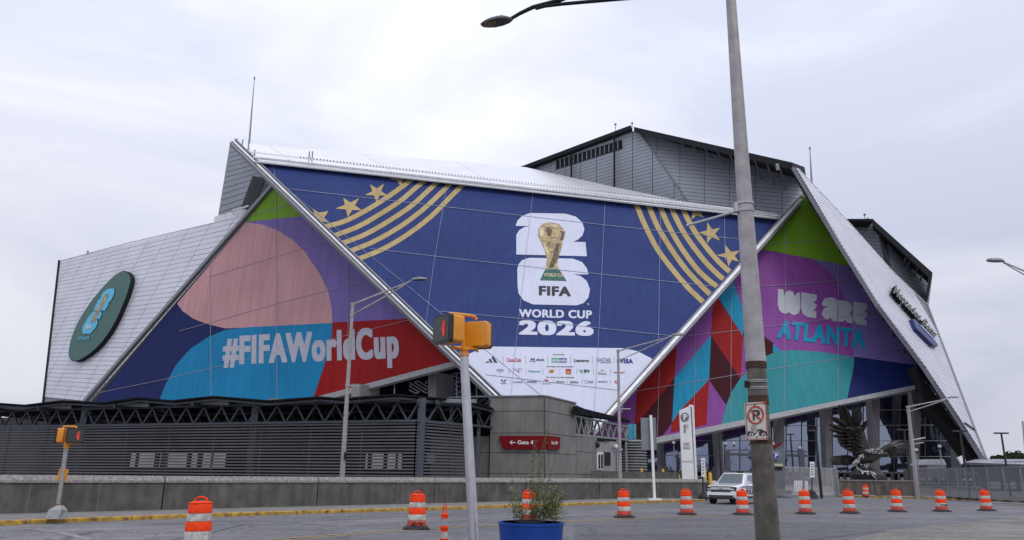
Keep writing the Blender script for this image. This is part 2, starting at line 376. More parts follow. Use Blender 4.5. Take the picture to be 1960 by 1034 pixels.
# ================================================================ GROUND
def sheet(name, pts, z, m, th=0.0, kind='structure'):
    mb = MB(); pts = [Vector((p[0], p[1], z)) for p in pts]
    if th: mb.prism(pts, (0, 0, -th))
    else: mb.add(pts, [tuple(range(len(pts)))])
    return tag(mb.build(name, m), kind=kind)
def asphalt_mat(name, base, tone):
    m = bpy.data.materials.new(name); m.use_nodes = True; t = m.node_tree; n = t.nodes; l = t.links; b = n['Principled BSDF']
    geo = n.new('ShaderNodeNewGeometry')
    def noise(sc, det, vec=None):
        x = n.new('ShaderNodeTexNoise'); x.inputs['Scale'].default_value = sc; x.inputs['Detail'].default_value = det; x.inputs['Roughness'].default_value = 0.8 if sc < 5 and sc > 3 else 0.65
        l.new(vec or geo.outputs['Position'], x.inputs['Vector']); return x.outputs['Fac']
    def ramp(inp, p0, p1, c0, c1):
        r = n.new('ShaderNodeValToRGB'); r.color_ramp.elements[0].position = p0; r.color_ramp.elements[1].position = p1
        r.color_ramp.elements[0].color = (*c0, 1); r.color_ramp.elements[1].color = (*c1, 1); l.new(inp, r.inputs[0]); return r.outputs[0]
    def mulc(a, b2):
        x = n.new('ShaderNodeMix'); x.data_type = 'RGBA'; x.blend_type = 'MULTIPLY'; x.inputs['Factor'].default_value = 1; l.new(a, x.inputs['A']); l.new(b2, x.inputs['B']); return x.outputs['Result']
    c = ramp(noise(0.35, 6), 0.3, 0.7, tuple(x * 0.78 for x in base), tuple(x * 1.2 for x in base))
    c = mulc(c, ramp(noise(38, 4), 0.40, 0.60, (0.4,) * 3, (1.7, 1.7, 1.73)))
    c = mulc(c, ramp(noise(11, 5), 0.36, 0.64, (0.70,) * 3, (1.3, 1.3, 1.31)))
    c = mulc(c, ramp(noise(3.2, 10), 0.40, 0.60, (0.72,) * 3, (1.28, 1.28, 1.29)))
    rot = n.new('ShaderNodeMapping'); rot.inputs['Rotation'].default_value = (0, 0, R(-43)); rot.inputs['Scale'].default_value = (0.08, 1.3, 1); l.new(geo.outputs['Position'], rot.inputs[0])
    c = mulc(c, ramp(noise(0.7, 4, rot.outputs[0]), 0.35, 0.65, (0.83,) * 3, (1.12,) * 3))
    vo = n.new('ShaderNodeTexVoronoi'); vo.feature = 'DISTANCE_TO_EDGE'; vo.inputs['Scale'].default_value = 0.3
    ds = n.new('ShaderNodeMapping'); l.new(geo.outputs['Position'], ds.inputs[0])
    nn = n.new('ShaderNodeTexNoise'); nn.inputs['Scale'].default_value = 1.2; nn.inputs['Detail'].default_value = 5; l.new(geo.outputs['Position'], nn.inputs['Vector'])
    vm = n.new('ShaderNodeVectorMath'); vm.operation = 'MULTIPLY_ADD'; vm.inputs[1].default_value = (1.3, 1.3, 0); l.new(nn.outputs['Color'], vm.inputs[0]); l.new(geo.outputs['Position'], vm.inputs[2]); l.new(vm.outputs[0], vo.inputs['Vector'])
    c = mulc(c, ramp(vo.outputs['Distance'], 0.003, 0.014, (0.42,) * 3, (1, 1, 1)))
    l.new(c, b.inputs['Base Color']); b.inputs['Roughness'].default_value = 0.62; b.inputs['Specular IOR Level'].default_value = 0.45
    rr = n.new('ShaderNodeMapRange'); rr.inputs['From Min'].default_value = 0.35; rr.inputs['From Max'].default_value = 0.65; rr.inputs['To Min'].default_value = 0.42; rr.inputs['To Max'].default_value = 0.85
    l.new(noise(0.25, 3), rr.inputs['Value']); l.new(rr.outputs[0], b.inputs['Roughness'])
    bp = n.new('ShaderNodeBump'); bp.inputs['Strength'].default_value = 0.5; bp.inputs['Distance'].default_value = 0.01; l.new(noise(70, 2), bp.inputs['Height']); l.new(bp.outputs[0], b.inputs['Normal'])
    return m
asph = asphalt_mat('asphalt', (0.125, 0.125, 0.135), 1); asph2 = asphalt_mat('brown_asphalt', (0.16, 0.145, 0.13), 1)
sheet('road', [(-600, -60), (900, -60), (900, 1400), (-600, 1400)], 0.0, asph)
# brown pavement patch in the right foreground
sheet('pavement', [G(1600, 1040), G(1700, 1016), G(1960, 990), G(2150, 980), G(2300, 1010), G(2300, 1100), G(1560, 1060)], 0.012, asph2)
asph3 = asphalt_mat('dark_asphalt', (0.098, 0.098, 0.106), 1); asph4 = asphalt_mat('pale_asphalt', (0.15, 0.148, 0.155), 1)
sheet('road_patch', [G(1100, 1003), G(1290, 990.5), G(1840, 1010), G(1560, 1040), G(1100, 1060)], 0.004, asph3)
sheet('road_patch', [G(560, 1000), G(900, 985), G(1200, 975), G(1330, 972), G(1400, 976), G(900, 996), G(640, 1008)], 0.004, asph4)
sheet('road_patch', [G(-100, 1026), G(160, 1012), G(300, 1009), G(420, 1016), G(220, 1040), G(-60, 1090)], 0.004, asph4)
WA = Vector((-18.4, 27.3, 0)); WD = Vector((33.9, 34.7, 0)).normalized(); WN = Vector((WD.y, -WD.x, 0))   # barrier line, WN points to the road
def wl(t, n_=0, z=0): return WA + WD * t + WN * n_ + Vector((0, 0, z))
T_END = 48.6
# plaza behind the barrier
sheet('plaza', [wl(-60, -0.4)[:2], wl(T_END, -0.4)[:2], (22, 78), (60, 74), (120, 90), (200, 300), (-300, 320), (-140, 60)], 0.005, plazam)
# kerb: a polyline in the world, sidewalk slabs between kerb and barrier
kp = [G(-260, 1022), G(0, 1005), G(220, 997), G(490, 987), G(760, 979), G(1000, 971), G(1200, 964.5), G(1350, 960)]
def resample(pts, step):
    o = [pts[0].copy()]; acc = 0
    for a, b in zip(pts, pts[1:]):
        d = (b - a).length; t = step - acc
        while t < d: o.append(a + (b - a) * (t / d)); t += step
        acc = d - (t - step)
    o.append(pts[-1].copy()); return o
kerb = resample(kp, 2.6)
kt = tag(bpy.data.objects.new('kerb', None), kind='structure'); COL.objects.link(kt); ORG['kerb'] = Vector((0, 0, 0))
walk = tag(bpy.data.objects.new('sidewalk', None), kind='structure'); COL.objects.link(walk); ORG['sidewalk'] = Vector((0, 0, 0))
for a, b in zip(kerb, kerb[1:]):
    d = (b - a).normalized(); n_ = Vector((-d.y, d.x, 0)); g = d * 0.012
    zt = 0.14 + random.uniform(-0.006, 0.006); jt = n_ * random.uniform(-0.015, 0.015)
    a2, b2 = a + g + jt, b - g + jt
    mb = MB(); prof = [(0, -0.05), (0.0, zt - 0.03), (0.03, zt), (0.17, zt), (0.17, -0.05)]
    va = [a2 + n_ * x + Vector((0, 0, z)) for x, z in prof]; vb = [b2 + n_ * x + Vector((0, 0, z)) for x, z in prof]
    k = len(prof); mb.add(va + vb, [tuple(range(k)), tuple(range(2 * k - 1, k - 1, -1))] + [(i, (i + 1) % k, k + (i + 1) % k, k + i) for i in range(k)])
    mb.build('kerb_stone', kerbm, kt)
    def towall(p):
        t = (p - WA).dot(WD); return WA + WD * t
    z0 = 0.135 + random.uniform(-0.004, 0.004)
    pts = [a2 + n_ * 0.185, b2 + n_ * 0.185, towall(b2), towall(a2)]
    MB().prism([Vector((p.x, p.y, z0)) for p in pts], (0, 0, -0.12)).build('slab', walkm, walk)
# right side kerb and walk
rk = resample([G(1600, 951.5), G(1700, 953.5), G(1840, 957.5), G(1960, 962), G(2150, 968)], 3.0)
for a, b in zip(rk, rk[1:]):
    d = (b - a).normalized(); n_ = Vector((-d.y, d.x, 0)) if d.x > 0 else Vector((d.y, -d.x, 0)); g = d * 0.012
    MB().prism([a + g, b - g, b - g + n_ * 0.18, a + g + n_ * 0.18], (0, 0, 0.14)).build('kerb_stone', kerbm, kt)
    MB().prism([a + g + n_ * 0.19 + Vector((0, 0, 0.01)), b - g + n_ * 0.19 + Vector((0, 0, 0.01)), b - g + n_ * 5 + Vector((0, 0, 0.01)), a + g + n_ * 5 + Vector((0, 0, 0.01))], (0, 0, 0.12)).build('slab', walkm, walk)
# painted lines
def paint_mat(name, col, cover):
    m = bpy.data.materials.new(name); m.use_nodes = True; t = m.node_tree; n = t.nodes; l = t.links; b = n['Principled BSDF']; b.inputs['Roughness'].default_value = 0.7
    geo = n.new('ShaderNodeNewGeometry'); ns = n.new('ShaderNodeTexNoise'); ns.inputs['Scale'].default_value = 7; ns.inputs['Detail'].default_value = 9; ns.inputs['Roughness'].default_value = 0.75; l.new(geo.outputs['Position'], ns.inputs['Vector'])
    r = n.new('ShaderNodeValToRGB'); r.color_ramp.elements[0].position = cover - 0.08; r.color_ramp.elements[1].position = cover + 0.08
    r.color_ramp.elements[0].color = (*col, 1); r.color_ramp.elements[1].color = (0.14, 0.135, 0.14, 1); l.new(ns.outputs['Fac'], r.inputs[0]); l.new(r.outputs[0], b.inputs['Base Color']); return m
yl = paint_mat('worn_yellow_paint', (0.42, 0.30, 0.13), 0.56); wlp = paint_mat('worn_white_paint', (0.36, 0.36, 0.37), 0.46)
def road_line(pts, wd, m, off=0.0):
    pts = [Vector((p.x, p.y, 0.009)) for p in pts]; l_, r_ = [], []
    for i, p in enumerate(pts):
        d = (pts[min(i + 1, len(pts) - 1)] - pts[max(i - 1, 0)]).normalized(); n_ = Vector((-d.y, d.x, 0))
        l_.append(p + n_ * (off - wd / 2)); r_.append(p + n_ * (off + wd / 2))
    k = len(pts); return tag(MB().add(l_ + r_, [(i, i + 1, k + i + 1, k + i) for i in range(k - 1)]).build('road_marking', m), kind='structure')
cl = [G(*p) for p in ((60, 1130), (300, 1066), (500, 1038), (820, 1013), (980, 1005), (1171, 995.5), (1400, 985.5), (1560, 979.5), (1660, 976), (1960, 967), (2200, 960))]
road_line(cl, 0.13, yl); road_line(cl, 0.13, yl, 0.42)
road_line([G(195, 1029), G(340, 1019), G(395, 1014)], 0.09, wlp); road_line([G(50, 1012), G(120, 1020), G(170, 1034)], 0.25, wlp)
road_line([G(0, 1016), G(250, 1006), G(620, 990.5), G(700, 988)], 0.05, wlp); road_line([G(615, 991), G(680, 987.5)], 0.12, wlp)
road_line([G(1675, 995.5), G(1735, 991)], 0.13, wlp); road_line([G(1855, 982), G(1890, 980)], 0.14, wlp); road_line([G(830, 991), G(880, 988)], 0.10, wlp)
tarm = mat('tar_seam', (0.035, 0.035, 0.038), 0.6)
road_line([G(1290, 990.2), G(1500, 996), G(1700, 1004), G(1840, 1010.3)], 0.04, tarm); road_line([G(560, 1000.5), G(760, 991), G(1000, 981), G(1330, 972)], 0.035, tarm); road_line([G(200, 1060), G(420, 1016), G(470, 1004)], 0.04, tarm); road_line([G(1500, 1040), G(1700, 1016), G(1960, 990)], 0.05, tarm)
road_line([G(1480, 948.5), G(1600, 947.5)], 0.35, wlp)
road_line([G(1570, 955.5), G(1602, 955)], 0.3, yl)

# ================================================================ CONCRETE BARRIER (parapet) along the sidewalk
bar_t = thing('barrier_wall', wl(0), 'long weathered concrete parapet wall with rough pale cap behind the yellow kerb', 'wall')
seg = 7.1; t0 = -0.7 - 2 * seg; k = 0
while t0 + k * seg < T_END - 0.5:
    a = t0 + k * seg + 0.03; b = min(t0 + (k + 1) * seg - 0.03, T_END)
    va = []
    for t_ in (a, b):
        va += [wl(t_, 0.0, 0), wl(t_, 0.0, 1.17), wl(t_, -0.42, 1.17), wl(t_, -0.42, 0)]
    q = [(0, 1, 2, 3), (7, 6, 5, 4), (0, 4, 5, 1), (1, 5, 6, 2), (2, 6, 7, 3), (3, 7, 4, 0)]
    body = MB().add(va, q).build('wall_section', concrete_dk, bar_t)
    cap = MB(); n2 = 8
    for i in range(n2):
        ta = a + (b - a) * i / n2; tb = a + (b - a) * (i + 1) / n2
        cv = []
        for t_ in (ta, tb): cv += [wl(t_, 0.05, 1.172), wl(t_, 0.05, 1.26), wl(t_, -0.10, 1.44), wl(t_, -0.45, 1.44), wl(t_, -0.45, 1.172)]
        cap.add(cv, [(0, 1, 2, 3, 4)][:1 if i == 0 else 0] + [(9, 8, 7, 6, 5)][:1 if i == n2 - 1 else 0] + [(j, (j + 1) % 5, 5 + (j + 1) % 5, 5 + j) for j in range(5)])
    cap.build('coping', concrete_cap, body)
    for j in (0.33, 0.66):   # thin upright control joints
        MB().box(wl(a + (b - a) * j, -0.012, 0.6), (0.035, 0.035, 1.1)).build('joint_strip', concrete, body)
    k += 1
MB().prism([wl(26.2, 0.02, 0.62), wl(26.65, 0.02, 0.62), wl(26.65, 0.02, 0.95), wl(26.2, 0.02, 0.95)], WN * 0.03).build('cover_plate', mat('blue_grey_plate', (0.16, 0.19, 0.23), 0.6), bar_t)

# right hand low wall near the statue
Pw = [G(1600, 949), G(1757, 952.5)]
rwt = thing('planter_wall', Pw[0], 'brown concrete planter wall below the large bird statue', 'wall')
d = (Pw[1] - Pw[0]); dn = Vector((-d.y, d.x, 0)).normalized()
for i in range(4):
    a = Pw[0] + d * (i / 4 + 0.003); b = Pw[0] + d * ((i + 1) / 4 - 0.003)
    sct = MB().prism([a, b, b + dn * 0.5, a + dn * 0.5], (0, 0, 1.36)).build('wall_section', mat('brown_concrete', (0.17, 0.145, 0.125), 0.9, 0, 0.25, 1.5, 0.4, 25, streak=0.35), rwt)
    MB().prism([a - dn * 0.05 + Vector((0, 0, 1.362)), b - dn * 0.05 + Vector((0, 0, 1.362)), b + dn * 0.5 + Vector((0, 0, 1.362)), a + dn * 0.5 + Vector((0, 0, 1.362))], (0, 0, 0.12)).build('coping', concrete_cap, sct)

# ================================================================ STADIUM
PB = plane3((490, 308, 158), (965, 765, 130), (1487, 420, 174))
PLF = plane3((523, 362, 172), (877, 690, 138), (168, 770, 200))
PR = plane3((1535, 378, 180), (1160, 795, 150), (1757, 738, 160))
PWL = plane3((480, 410, 180), (168, 770, 201), (115, 500, 216))
PWR = plane3((1885, 878, 146), (1520, 320, 162), (1772, 582, 178))
st = thing('stadium', (0, 170, 0), 'large angular silver and grey stadium wrapped in printed coloured banner panels', 'stadium')

CELLS = []   # (picture area, poly3, depth vector, material, parent)
def clad(parent, poly, pl, quad, rows, cols, m, gap=(0.03, 0.12), shear=0.0, th=0.14, off=0.0):
    h = homog(quad); gu, gv = gap
    for i in range(rows):
        for j in range(-cols, cols * 2):
            us = (j + gu / 2) / cols, (j + 1 - gu / 2) / cols; vs = (i + gv / 2) / rows, (i + 1 - gv / 2) / rows
            if not shear and (j < 0 or j >= cols): continue
            c = [h(us[0] - shear * vs[0], vs[0]), h(us[1] - shear * vs[0], vs[0]), h(us[1] - shear * vs[1], vs[1]), h(us[0] - shear * vs[1], vs[1])]
            p = clip(c, poly)
            if len(p) < 3: continue
            A = abs(area2(p))
            if A < 1.5: continue
            jt = random.uniform(0, 0.03)
            CELLS.append((A, [pl(x, y, off) for x, y in p], pl.n * (th + jt), m, parent))
def wall_part(name, poly, pl, m, th=1.0, parent=st, off=0.0):
    return MB().prism([pl(x, y, off) for x, y in poly], -pl.n * th).build(name, m, parent)

# --- silver wing at the left
polyWL = [(115, 500), (250, 463), (360, 437), (482, 411), (473, 425), (166, 778), (83, 800)]
wv = [(115, 500), (482, 411), (160, 785), (81, 790)]
wlw = wall_part('clad_wall', wv, PWL, joint_lt, 3)
clad(wlw, wv, PWL, [(115, 500), (500, 406), (500, 800), (83, 760)], 36, 11, silver, (0.02, 0.08), shear=0.40)
MB().tube([PWL(115, 499, 0.2), PWL(82, 790, 0.2)], 0.35, 6).build('corner_trim', fascia, wlw)
MB().tube([PWL(115, 500, 0.1), PWL(250, 464.5, 0.1), PWL(482, 410, 0.1)], 0.18, 6).build('coping', trim, wlw)
# --- grey block above the left wing
PUL = plane3((441, 276, 186), (417, 420, 192), (527, 362, 184))
ulp = [(441, 274), (417, 420), (484, 404), (508, 345), (472, 306)]
u1 = wall_part('clad_wall', ulp, PUL, joint, 6)
clad(u1, ulp, PUL, [(437, 262), (520, 262 - 16), (520, 405 - 10), (410, 436)], 17, 1, greyclad2, (0.0, 0.10))
PUL2 = plane3((508, 343, 184.5), (484, 404, 186), (530, 362, 190))
u2 = wall_part('clad_wall', [(507, 342), (484, 405), (530, 370)], PUL2, joint, 4, off=0.0)
clad(u2, [(508, 344), (485, 403), (528, 368)], PUL2, [(480, 335), (535, 345), (535, 410), (480, 400)], 9, 1, greyclad, (0, 0.12))
MB().bar(PUL(415, 424, 0.5), PUL(484, 405, 0.5), 0.9, 2.2).build('parapet_beam', trim, st)
MB().bar(PUL(456, 405, 2.0), PUL(486, 396, 2.0), 0.4, 0.4).bar(PUL(457, 405, 2), PUL(457, 412, 2), 0.3).build('roof_rail', trim, st)
# --- silver roof behind the blue banner
roofpl = plane3((445, 273, 178), (487, 305, 158.6), (1487, 414, 174.6))
rp = [(445, 273), (1005, 320), (1175, 358), (1322, 388), (1487, 414), (1487, 418), (487, 309)]
wall_part('roof_deck', rp, roofpl, silver2, 0.25)
for i in range(2, 26, 5):   # standing seams of the deck
    f = i / 26
    x0, y0 = 487 + 1000 * f, 306 + 109 * f; 
    xt = 445 + (x0 - 487) * 0.93; yt = 273 + (xt - 445) * 47 / 560 if xt < 1005 else 320 + (xt - 1005) * 0.222
    if yt < y0 - 4: MB().bar(roofpl(x0, y0 - 2, 0.1), roofpl(xt, yt + 1, 0.1), 0.08, 0.06).build('roof_seam', silver2, st)
# eave beams, gutters, bolts along the top of the blue banner
e0, e1 = PB(485, 306, 0.6), PB(1490, 418, 0.6)
MB().bar(e0, e1, 0.6, 0.35).build('eave_beam', trim, st)
MB().bar(PB(478, 298, 1.0), PB(1487, 412, 0.4), 0.25, 0.25).build('gutter', silver2, st)
MB().bar(PB(560, 311, 0.3), PB(1480, 414, 0.2), 0.15, 0.16).build('eave_gap', fascia, st)
bb = MB(); dd = PB(1487, 415, 0.9) - PB(560, 309, 0.9)
for i in range(150):
    p = PB(575, 310.5, 1.1) + dd * (i / 150) * 0.97 + Vector((0, 0, 0.25)); bb.box(p, (0.16, 0.16, 0.22))
for i in range(220):
    p = PB(500, 309.5, 1.12) + (e1 - e0) * (i / 220) * 0.97; bb.box(p + Vector((0, 0, -0.1)), (0.16, 0.12, 0.16))
tag(bb.build('bolt_row', fascia, st), kind='stuff')
for px, py, hh in ((463, 283, 3.2), (474, 292, 4.5), (486, 303, 3), (591, 305, 3), (597, 306, 3.2), (453, 272, 1.6)):
    p = roofpl(px, py + 2, 0); MB().tube([p, p + Vector((0, 0, hh * 0.75))], 0.16, 6).build('roof_post', trimdk, st)
# mast antennas
for (x0, y0, x1, y1, Y) in ((477, 274, 487, 150, 176), (1554, 354, 1550, 284, 166)):
    a = P(x0, y0, Y); b = P(x1, y1, Y); m_ = MB().tube([a, a.lerp(b, 0.5), b], [0.24, 0.17, 0.07], 8).build('antenna_mast', trimdk, st)
    MB().box(b, (0.3, 0.3, 0.7)).build('antenna_tip', trimdk, m_)
for px, py, top, Y in ((1178, 262, 238, 196), (1210, 250, 236, 196), (1190, 258, 248, 196), (1655, 424, 411, 190), (1661, 424, 419, 190), (168, 489, 482, 205)):
    a = P(px, py, Y); b = P(px, top, Y); m_ = MB().tube([a, b], 0.1, 6).build('roof_sensor', trimdk, st); MB().blob(b, (0.35, 0.35, 0.3), 8, 6).build('sensor_head', trimdk, m_)
# --- upper right grey block
PG1 = plane3((1010, 325, 212), (1222, 250, 192), (1318, 388, 188)); PG2 = plane3((1222, 250, 192), (1318, 388, 188), (1537, 378, 184))
g1 = [(1010, 323), (1222, 248), (1322, 392), (1180, 366)]; g2 = [(1222, 248), (1515, 318), (1540, 378), (1490, 420), (1322, 392)]
w1 = wall_part('clad_wall', g1, PG1, joint, 3); w2 = wall_part('clad_wall', g2, PG2, joint, 3)
clad(w1, g1, PG1, [(1005, 318), (1335, 206), (1335, 398), (1005, 455)], 26, 10, greyclad2, (0.03, 0.10))
clad(w2, g2, PG2, [(1212, 243), (1550, 262), (1550, 428), (1212, 392)], 22, 7, greyclad2, (0.02, 0.10))
MB().prism([PG1(1002, 322, 2.0), PG1(1213, 243, 2.0), PG1(1214, 250, 2.0), PG1(1016, 324, 2.0)], Vector((0.8, 2.5, 0))).build('roof_edge', fascia, st)
fr_ = [P(1213, 243, 189), P(1516, 311, 170), P(1519, 325, 170), P(1214, 253, 189)]; bk_ = [P(1216, 244, 194), P(1540, 320, 187), P(1545, 350, 187), P(1216, 253.5, 194)]
MB().add(fr_ + bk_, [(0, 1, 2, 3), (7, 6, 5, 4), (0, 4, 5, 1), (1, 5, 6, 2), (2, 6, 7, 3), (3, 7, 4, 0)]).build('roof_edge', fascia, st)
MB().bar(PG1(1222, 250, 0.3), PG1(1318, 388, 0.3), 0.35).build('corner_trim', trimdk, w1)
lv = MB().prism([PG1(*p, 0.35) for p in ((1063, 309), (1191, 268), (1192, 285), (1064, 325))], PG1.n * -0.2).build('louvre_bank', fascia, w1)
for i in range(15):
    f0 = i / 15; x = 1065 + 127 * f0
    MB().bar(PG1(x, 309.5 - 41 * f0, 0.45), PG1(x, 324.5 - 40 * f0, 0.45), 0.3, 0.3).build('louvre_mullion', trimdk, w1)
for x, ya, yb in ((1098, 291, 343), (1180, 264, 361), (1025, 318, 329)):
    MB().tube([PG1(x, ya, 1.4), PG1(x, yb, 1.4)], 0.28, 8).build('downpipe', fascia, w1)
for i in range(9):      # raking struts under the big roof edge
    f = i / 9; x = 1300 + 215 * f; y = 272 + 52 * f
    MB().bar(P(x, y - 2, 171 + 14 * (1 - f)), PG2(x + 14, y + 12 + 38 * f, 0.2), 0.35).build('roof_strut', trimdk, st)
MB().bar(P(1487, 314, 165.6), P(1489, 326, 165.6), 0.6).build('roof_clamp', trimdk, st)
# --- blue banner
polyB = [(490, 310), (1487, 421), (1080, 884)]
bl = wall_part('banner_facade', polyB, PB, B_BLUE, 0.8)
bl['label'] = 'blue kite-shaped front banner with gold stripes and white tournament emblem'
z2 = lambda p: Z(p, 3.446, 380, 230); z4 = lambda p: Z(p, 4.135, 1160, 370)
inB = [(492, 311.5), (1484, 421.5), (1080, 880)]
for c_ in ([(800, 716), (830, 705), (960, 670), (1100, 600), (1230, 520), (1330, 450), (1410, 390), (1440, 360)], [(850, 780), (890, 765), (1050, 705), (1200, 620), (1330, 535), (1430, 450), (1490, 400), (1520, 370)],
           [(905, 830), (945, 815), (1100, 755), (1250, 670), (1400, 570), (1500, 480), (1580, 405), (1610, 375)], [(960, 880), (1000, 865), (1150, 805), (1320, 710), (1470, 600), (1590, 490), (1665, 415), (1700, 380)],
           [(1020, 930), (1060, 915), (1220, 850), (1380, 755), (1530, 640), (1650, 520), (1745, 425), (1780, 385)]):
    printp('gold_stripe', band(z2(c_), 9.0), PB, 0.06, B_GOLD, bl, inB)
for c_ in ([(225, 50), (240, 90), (310, 260), (410, 450), (530, 610), (650, 750), (760, 855), (800, 890)], [(320, 60), (335, 95), (405, 260), (500, 420), (620, 590), (720, 700), (815, 795), (850, 830)],
           [(412, 70), (425, 105), (500, 270), (600, 440), (710, 590), (800, 680), (875, 738), (900, 760)], [(500, 80), (515, 115), (590, 270), (680, 410), (790, 550), (880, 640), (925, 678), (960, 705)],
           [(590, 85), (605, 120), (680, 270), (770, 400), (870, 520), (940, 590), (975, 620), (1010, 650)]):
    printp('gold_stripe', band(z4(c_), 9.7), PB, 0.06, B_GOLD, bl, inB)
for t_ in ([(750, 585), (800, 610), (855, 603), (835, 650), (865, 678)],):
    printp('gold_star', z2([(750, 585), (795, 612), (857, 602), (828, 645), (868, 682), (815, 668), (800, 685), (775, 640), (740, 625), (765, 622)]), PB, 0.07, B_GOLD, bl, inB)
printp('gold_star', star(z2([(955, 515), (1060, 515), (1082, 598), (985, 644), (903, 585)])), PB, 0.07, B_GOLD, bl, inB)
printp('gold_star', star(z2([(1130, 425), (1225, 420), (1248, 500), (1175, 547), (1098, 497)])), PB, 0.07, B_GOLD, bl, inB)
printp('gold_star', z2([(1255, 390), (1290, 372), (1352, 372), (1345, 408), (1332, 440), (1310, 400)]), PB, 0.07, B_GOLD, bl, inB)
printp('gold_star', star(z4([(800, 230), (903, 275), (902, 376), (798, 398), (733, 312)])), PB, 0.07, B_GOLD, bl, inB)
printp('gold_star', star(z4([(940, 408), (1060, 455), (1055, 545), (968, 582), (876, 492)])), PB, 0.07, B_GOLD, bl, inB)
printp('gold_star', z4([(672, 140), (765, 140), (752, 158), (770, 192), (715, 178), (675, 210), (684, 160)]), PB, 0.07, B_GOLD, bl, inB)
zl = lambda p: Z(p, 3.83, 960, 390)
two = [(103, 165), (115, 128), (150, 92), (210, 70), (470, 75), (545, 97), (592, 140), (607, 190), (592, 235), (560, 265), (525, 281), (615, 283), (625, 387), (108, 374), (108, 230), (130, 195), (170, 172), (215, 165)]
six = [(115, 480), (125, 445), (152, 415), (205, 398), (525, 405), (590, 430), (625, 475), (637, 520), (520, 520), (580, 532), (625, 570), (648, 630), (636, 690), (602, 730), (550, 747), (230, 740), (160, 710), (125, 660), (117, 600)]
printp('emblem_figure', zl(two), PB, 0.06, B_WHITE, bl); printp('emblem_figure', zl(six), PB, 0.06, B_WHITE, bl)
cup = [(265, 228), (270, 185), (300, 150), (350, 137), (420, 150), (452, 185), (466, 208), (462, 245), (450, 275), (440, 330), (420, 390), (408, 440), (420, 482), (322, 482), (332, 410), (316, 350), (292, 290), (272, 255)]
printp('emblem_cup', zl(cup), PB, 0.09, TROPHY, bl)
printp('emblem_cup_shade', zl([(322, 190), (345, 170), (368, 195), (362, 240), (340, 240)]), PB, 0.12, TRDK, bl)
printp('emblem_cup_shade', zl([(400, 290), (425, 300), (412, 400), (380, 470), (340, 478), (372, 400)]), PB, 0.12, TRDK, bl)
printp('emblem_cup_shade', zl([(430, 200), (462, 212), (450, 270), (425, 272), (440, 235)]), PB, 0.12, TRDK, bl)
printp('emblem_cup_light', smooth(zl([(275, 195), (295, 180), (312, 205), (305, 245), (280, 240)])), PB, 0.12, TRLT, bl)
printp('emblem_cup_light', zl([(345, 160), (390, 155), (425, 180), (395, 175)]), PB, 0.12, TRLT, bl)
printp('emblem_cup_light', zl([(300, 290), (330, 320), (352, 372), (338, 372), (318, 330)]), PB, 0.12, TRLT, bl)
printp('emblem_cup_base', zl([(320, 484), (424, 486), (478, 570), (280, 564)]), PB, 0.09, TRGR, bl)
text('WORLD CUP', quadmap(PB, [zl([p])[0] for p in ((306, 536), (458, 540), (452, 516), (314, 512))], 0.12), TRLT, bl, bold=0.02)
text('FIFA', quadmap(PB, [zl([p])[0] for p in ((273, 672), (508, 680), (508, 614), (273, 606))], 0.12), INK, bl, bold=0.05)
text('WORLD CUP', quadmap(PB, [zl([p])[0] for p in ((126, 832), (662, 843), (662, 786), (126, 776))], 0.06), B_WHITE, bl, bold=0.045)
text('2026', quadmap(PB, [zl([p])[0] for p in ((127, 958), (674, 968), (674, 868), (127, 860))], 0.06), B_WHITE, bl, bold=0.065)
text('TM', quadmap(PB, [zl([p])[0] for p in ((626, 745), (641, 745), (641, 732), (626, 732))], 0.06), B_WHITE, bl, bold=0.03)
whitep_poly = [(850, 715), (868, 694), (890, 681), (923, 667), (946, 664), (1190, 667), (1218, 672), (1246, 686), (1262, 702), (1090, 900), (1070, 900)]
wp = printp('sponsor_panel', whitep_poly, PB, 0.06, B_WHITE, bl, inB); 
zs = lambda x, y: (x / 5.765 + 920, y / 5.765 + 660)
def lg(s, x0, y0, x1, y1, m, bold=0.02, sl=0.02):
    bold += 0.022
    a, b = zs(x0, y0); c, d_ = zs(x1, y1); text(s, quadmap(PB, rect(a, b, c, d_, sl), 0.12), m, bl, bold=bold)
def lp(pts, m, off=0.12, nm='logo_mark'): printp(nm, [zs(*p) for p in pts], PB, off, m, bl)
lp([(57, 195), (84, 185), (92, 202), (60, 202)], INK); lp([(88, 165), (108, 158), (132, 202), (106, 202)], INK); lp([(118, 142), (138, 132), (186, 202), (150, 202)], INK)
lg('Coca-Cola', 287, 150, 445, 190, INKR, 0.0); lg('HYUNDAI', 536, 182, 610, 190, INKB, 0.02); lg('H', 552, 152, 595, 176, INK, 0.04); lg('KIA', 616, 160, 705, 180, INK, 0.03)
lp([(783, 150), (865, 151), (865, 200), (783, 199)], INKGR, 0.09); lp([(865, 151), (948, 152), (948, 201), (865, 200)], INKB, 0.09); lg('aramco', 790, 158, 942, 190, B_WHITE, 0.03, 0.01)
lg('Lenovo', 1030, 160, 1193, 192, INK, 0.02); lg('QATAR', 1275, 150, 1435, 185, INKG, 0.0); lg('AIRWAYS', 1320, 190, 1440, 206, INKG, 0.0); lg('VISA', 1530, 160, 1680, 205, INKB, 0.05)
lg('FIFA PARTNERS', 797, 107, 922, 115, INK, 0.02); lg('FIFA WORLD CUP 2026 SPONSORS', 728, 240, 1015, 249, INK, 0.02, 0.01); lg('FIFA WORLD CUP 2026 SUPPORTERS', 722, 358, 1030, 367, INK, 0.02, 0.01)
lg('ULTRA', 175, 272, 255, 295, INKG); lp([(209, 298), (218, 298), (216, 320), (212, 320)], INKR)
for i in range(4): lp([(365 + i * 18, 292 + i * 3), (385 + i * 17, 282), (432 + i * 3, 292 + i * 7), (400 + i * 10, 296 + i * 6)][:4], INKR if i % 2 == 0 else B_WHITE, 0.10 + i * 0.02)
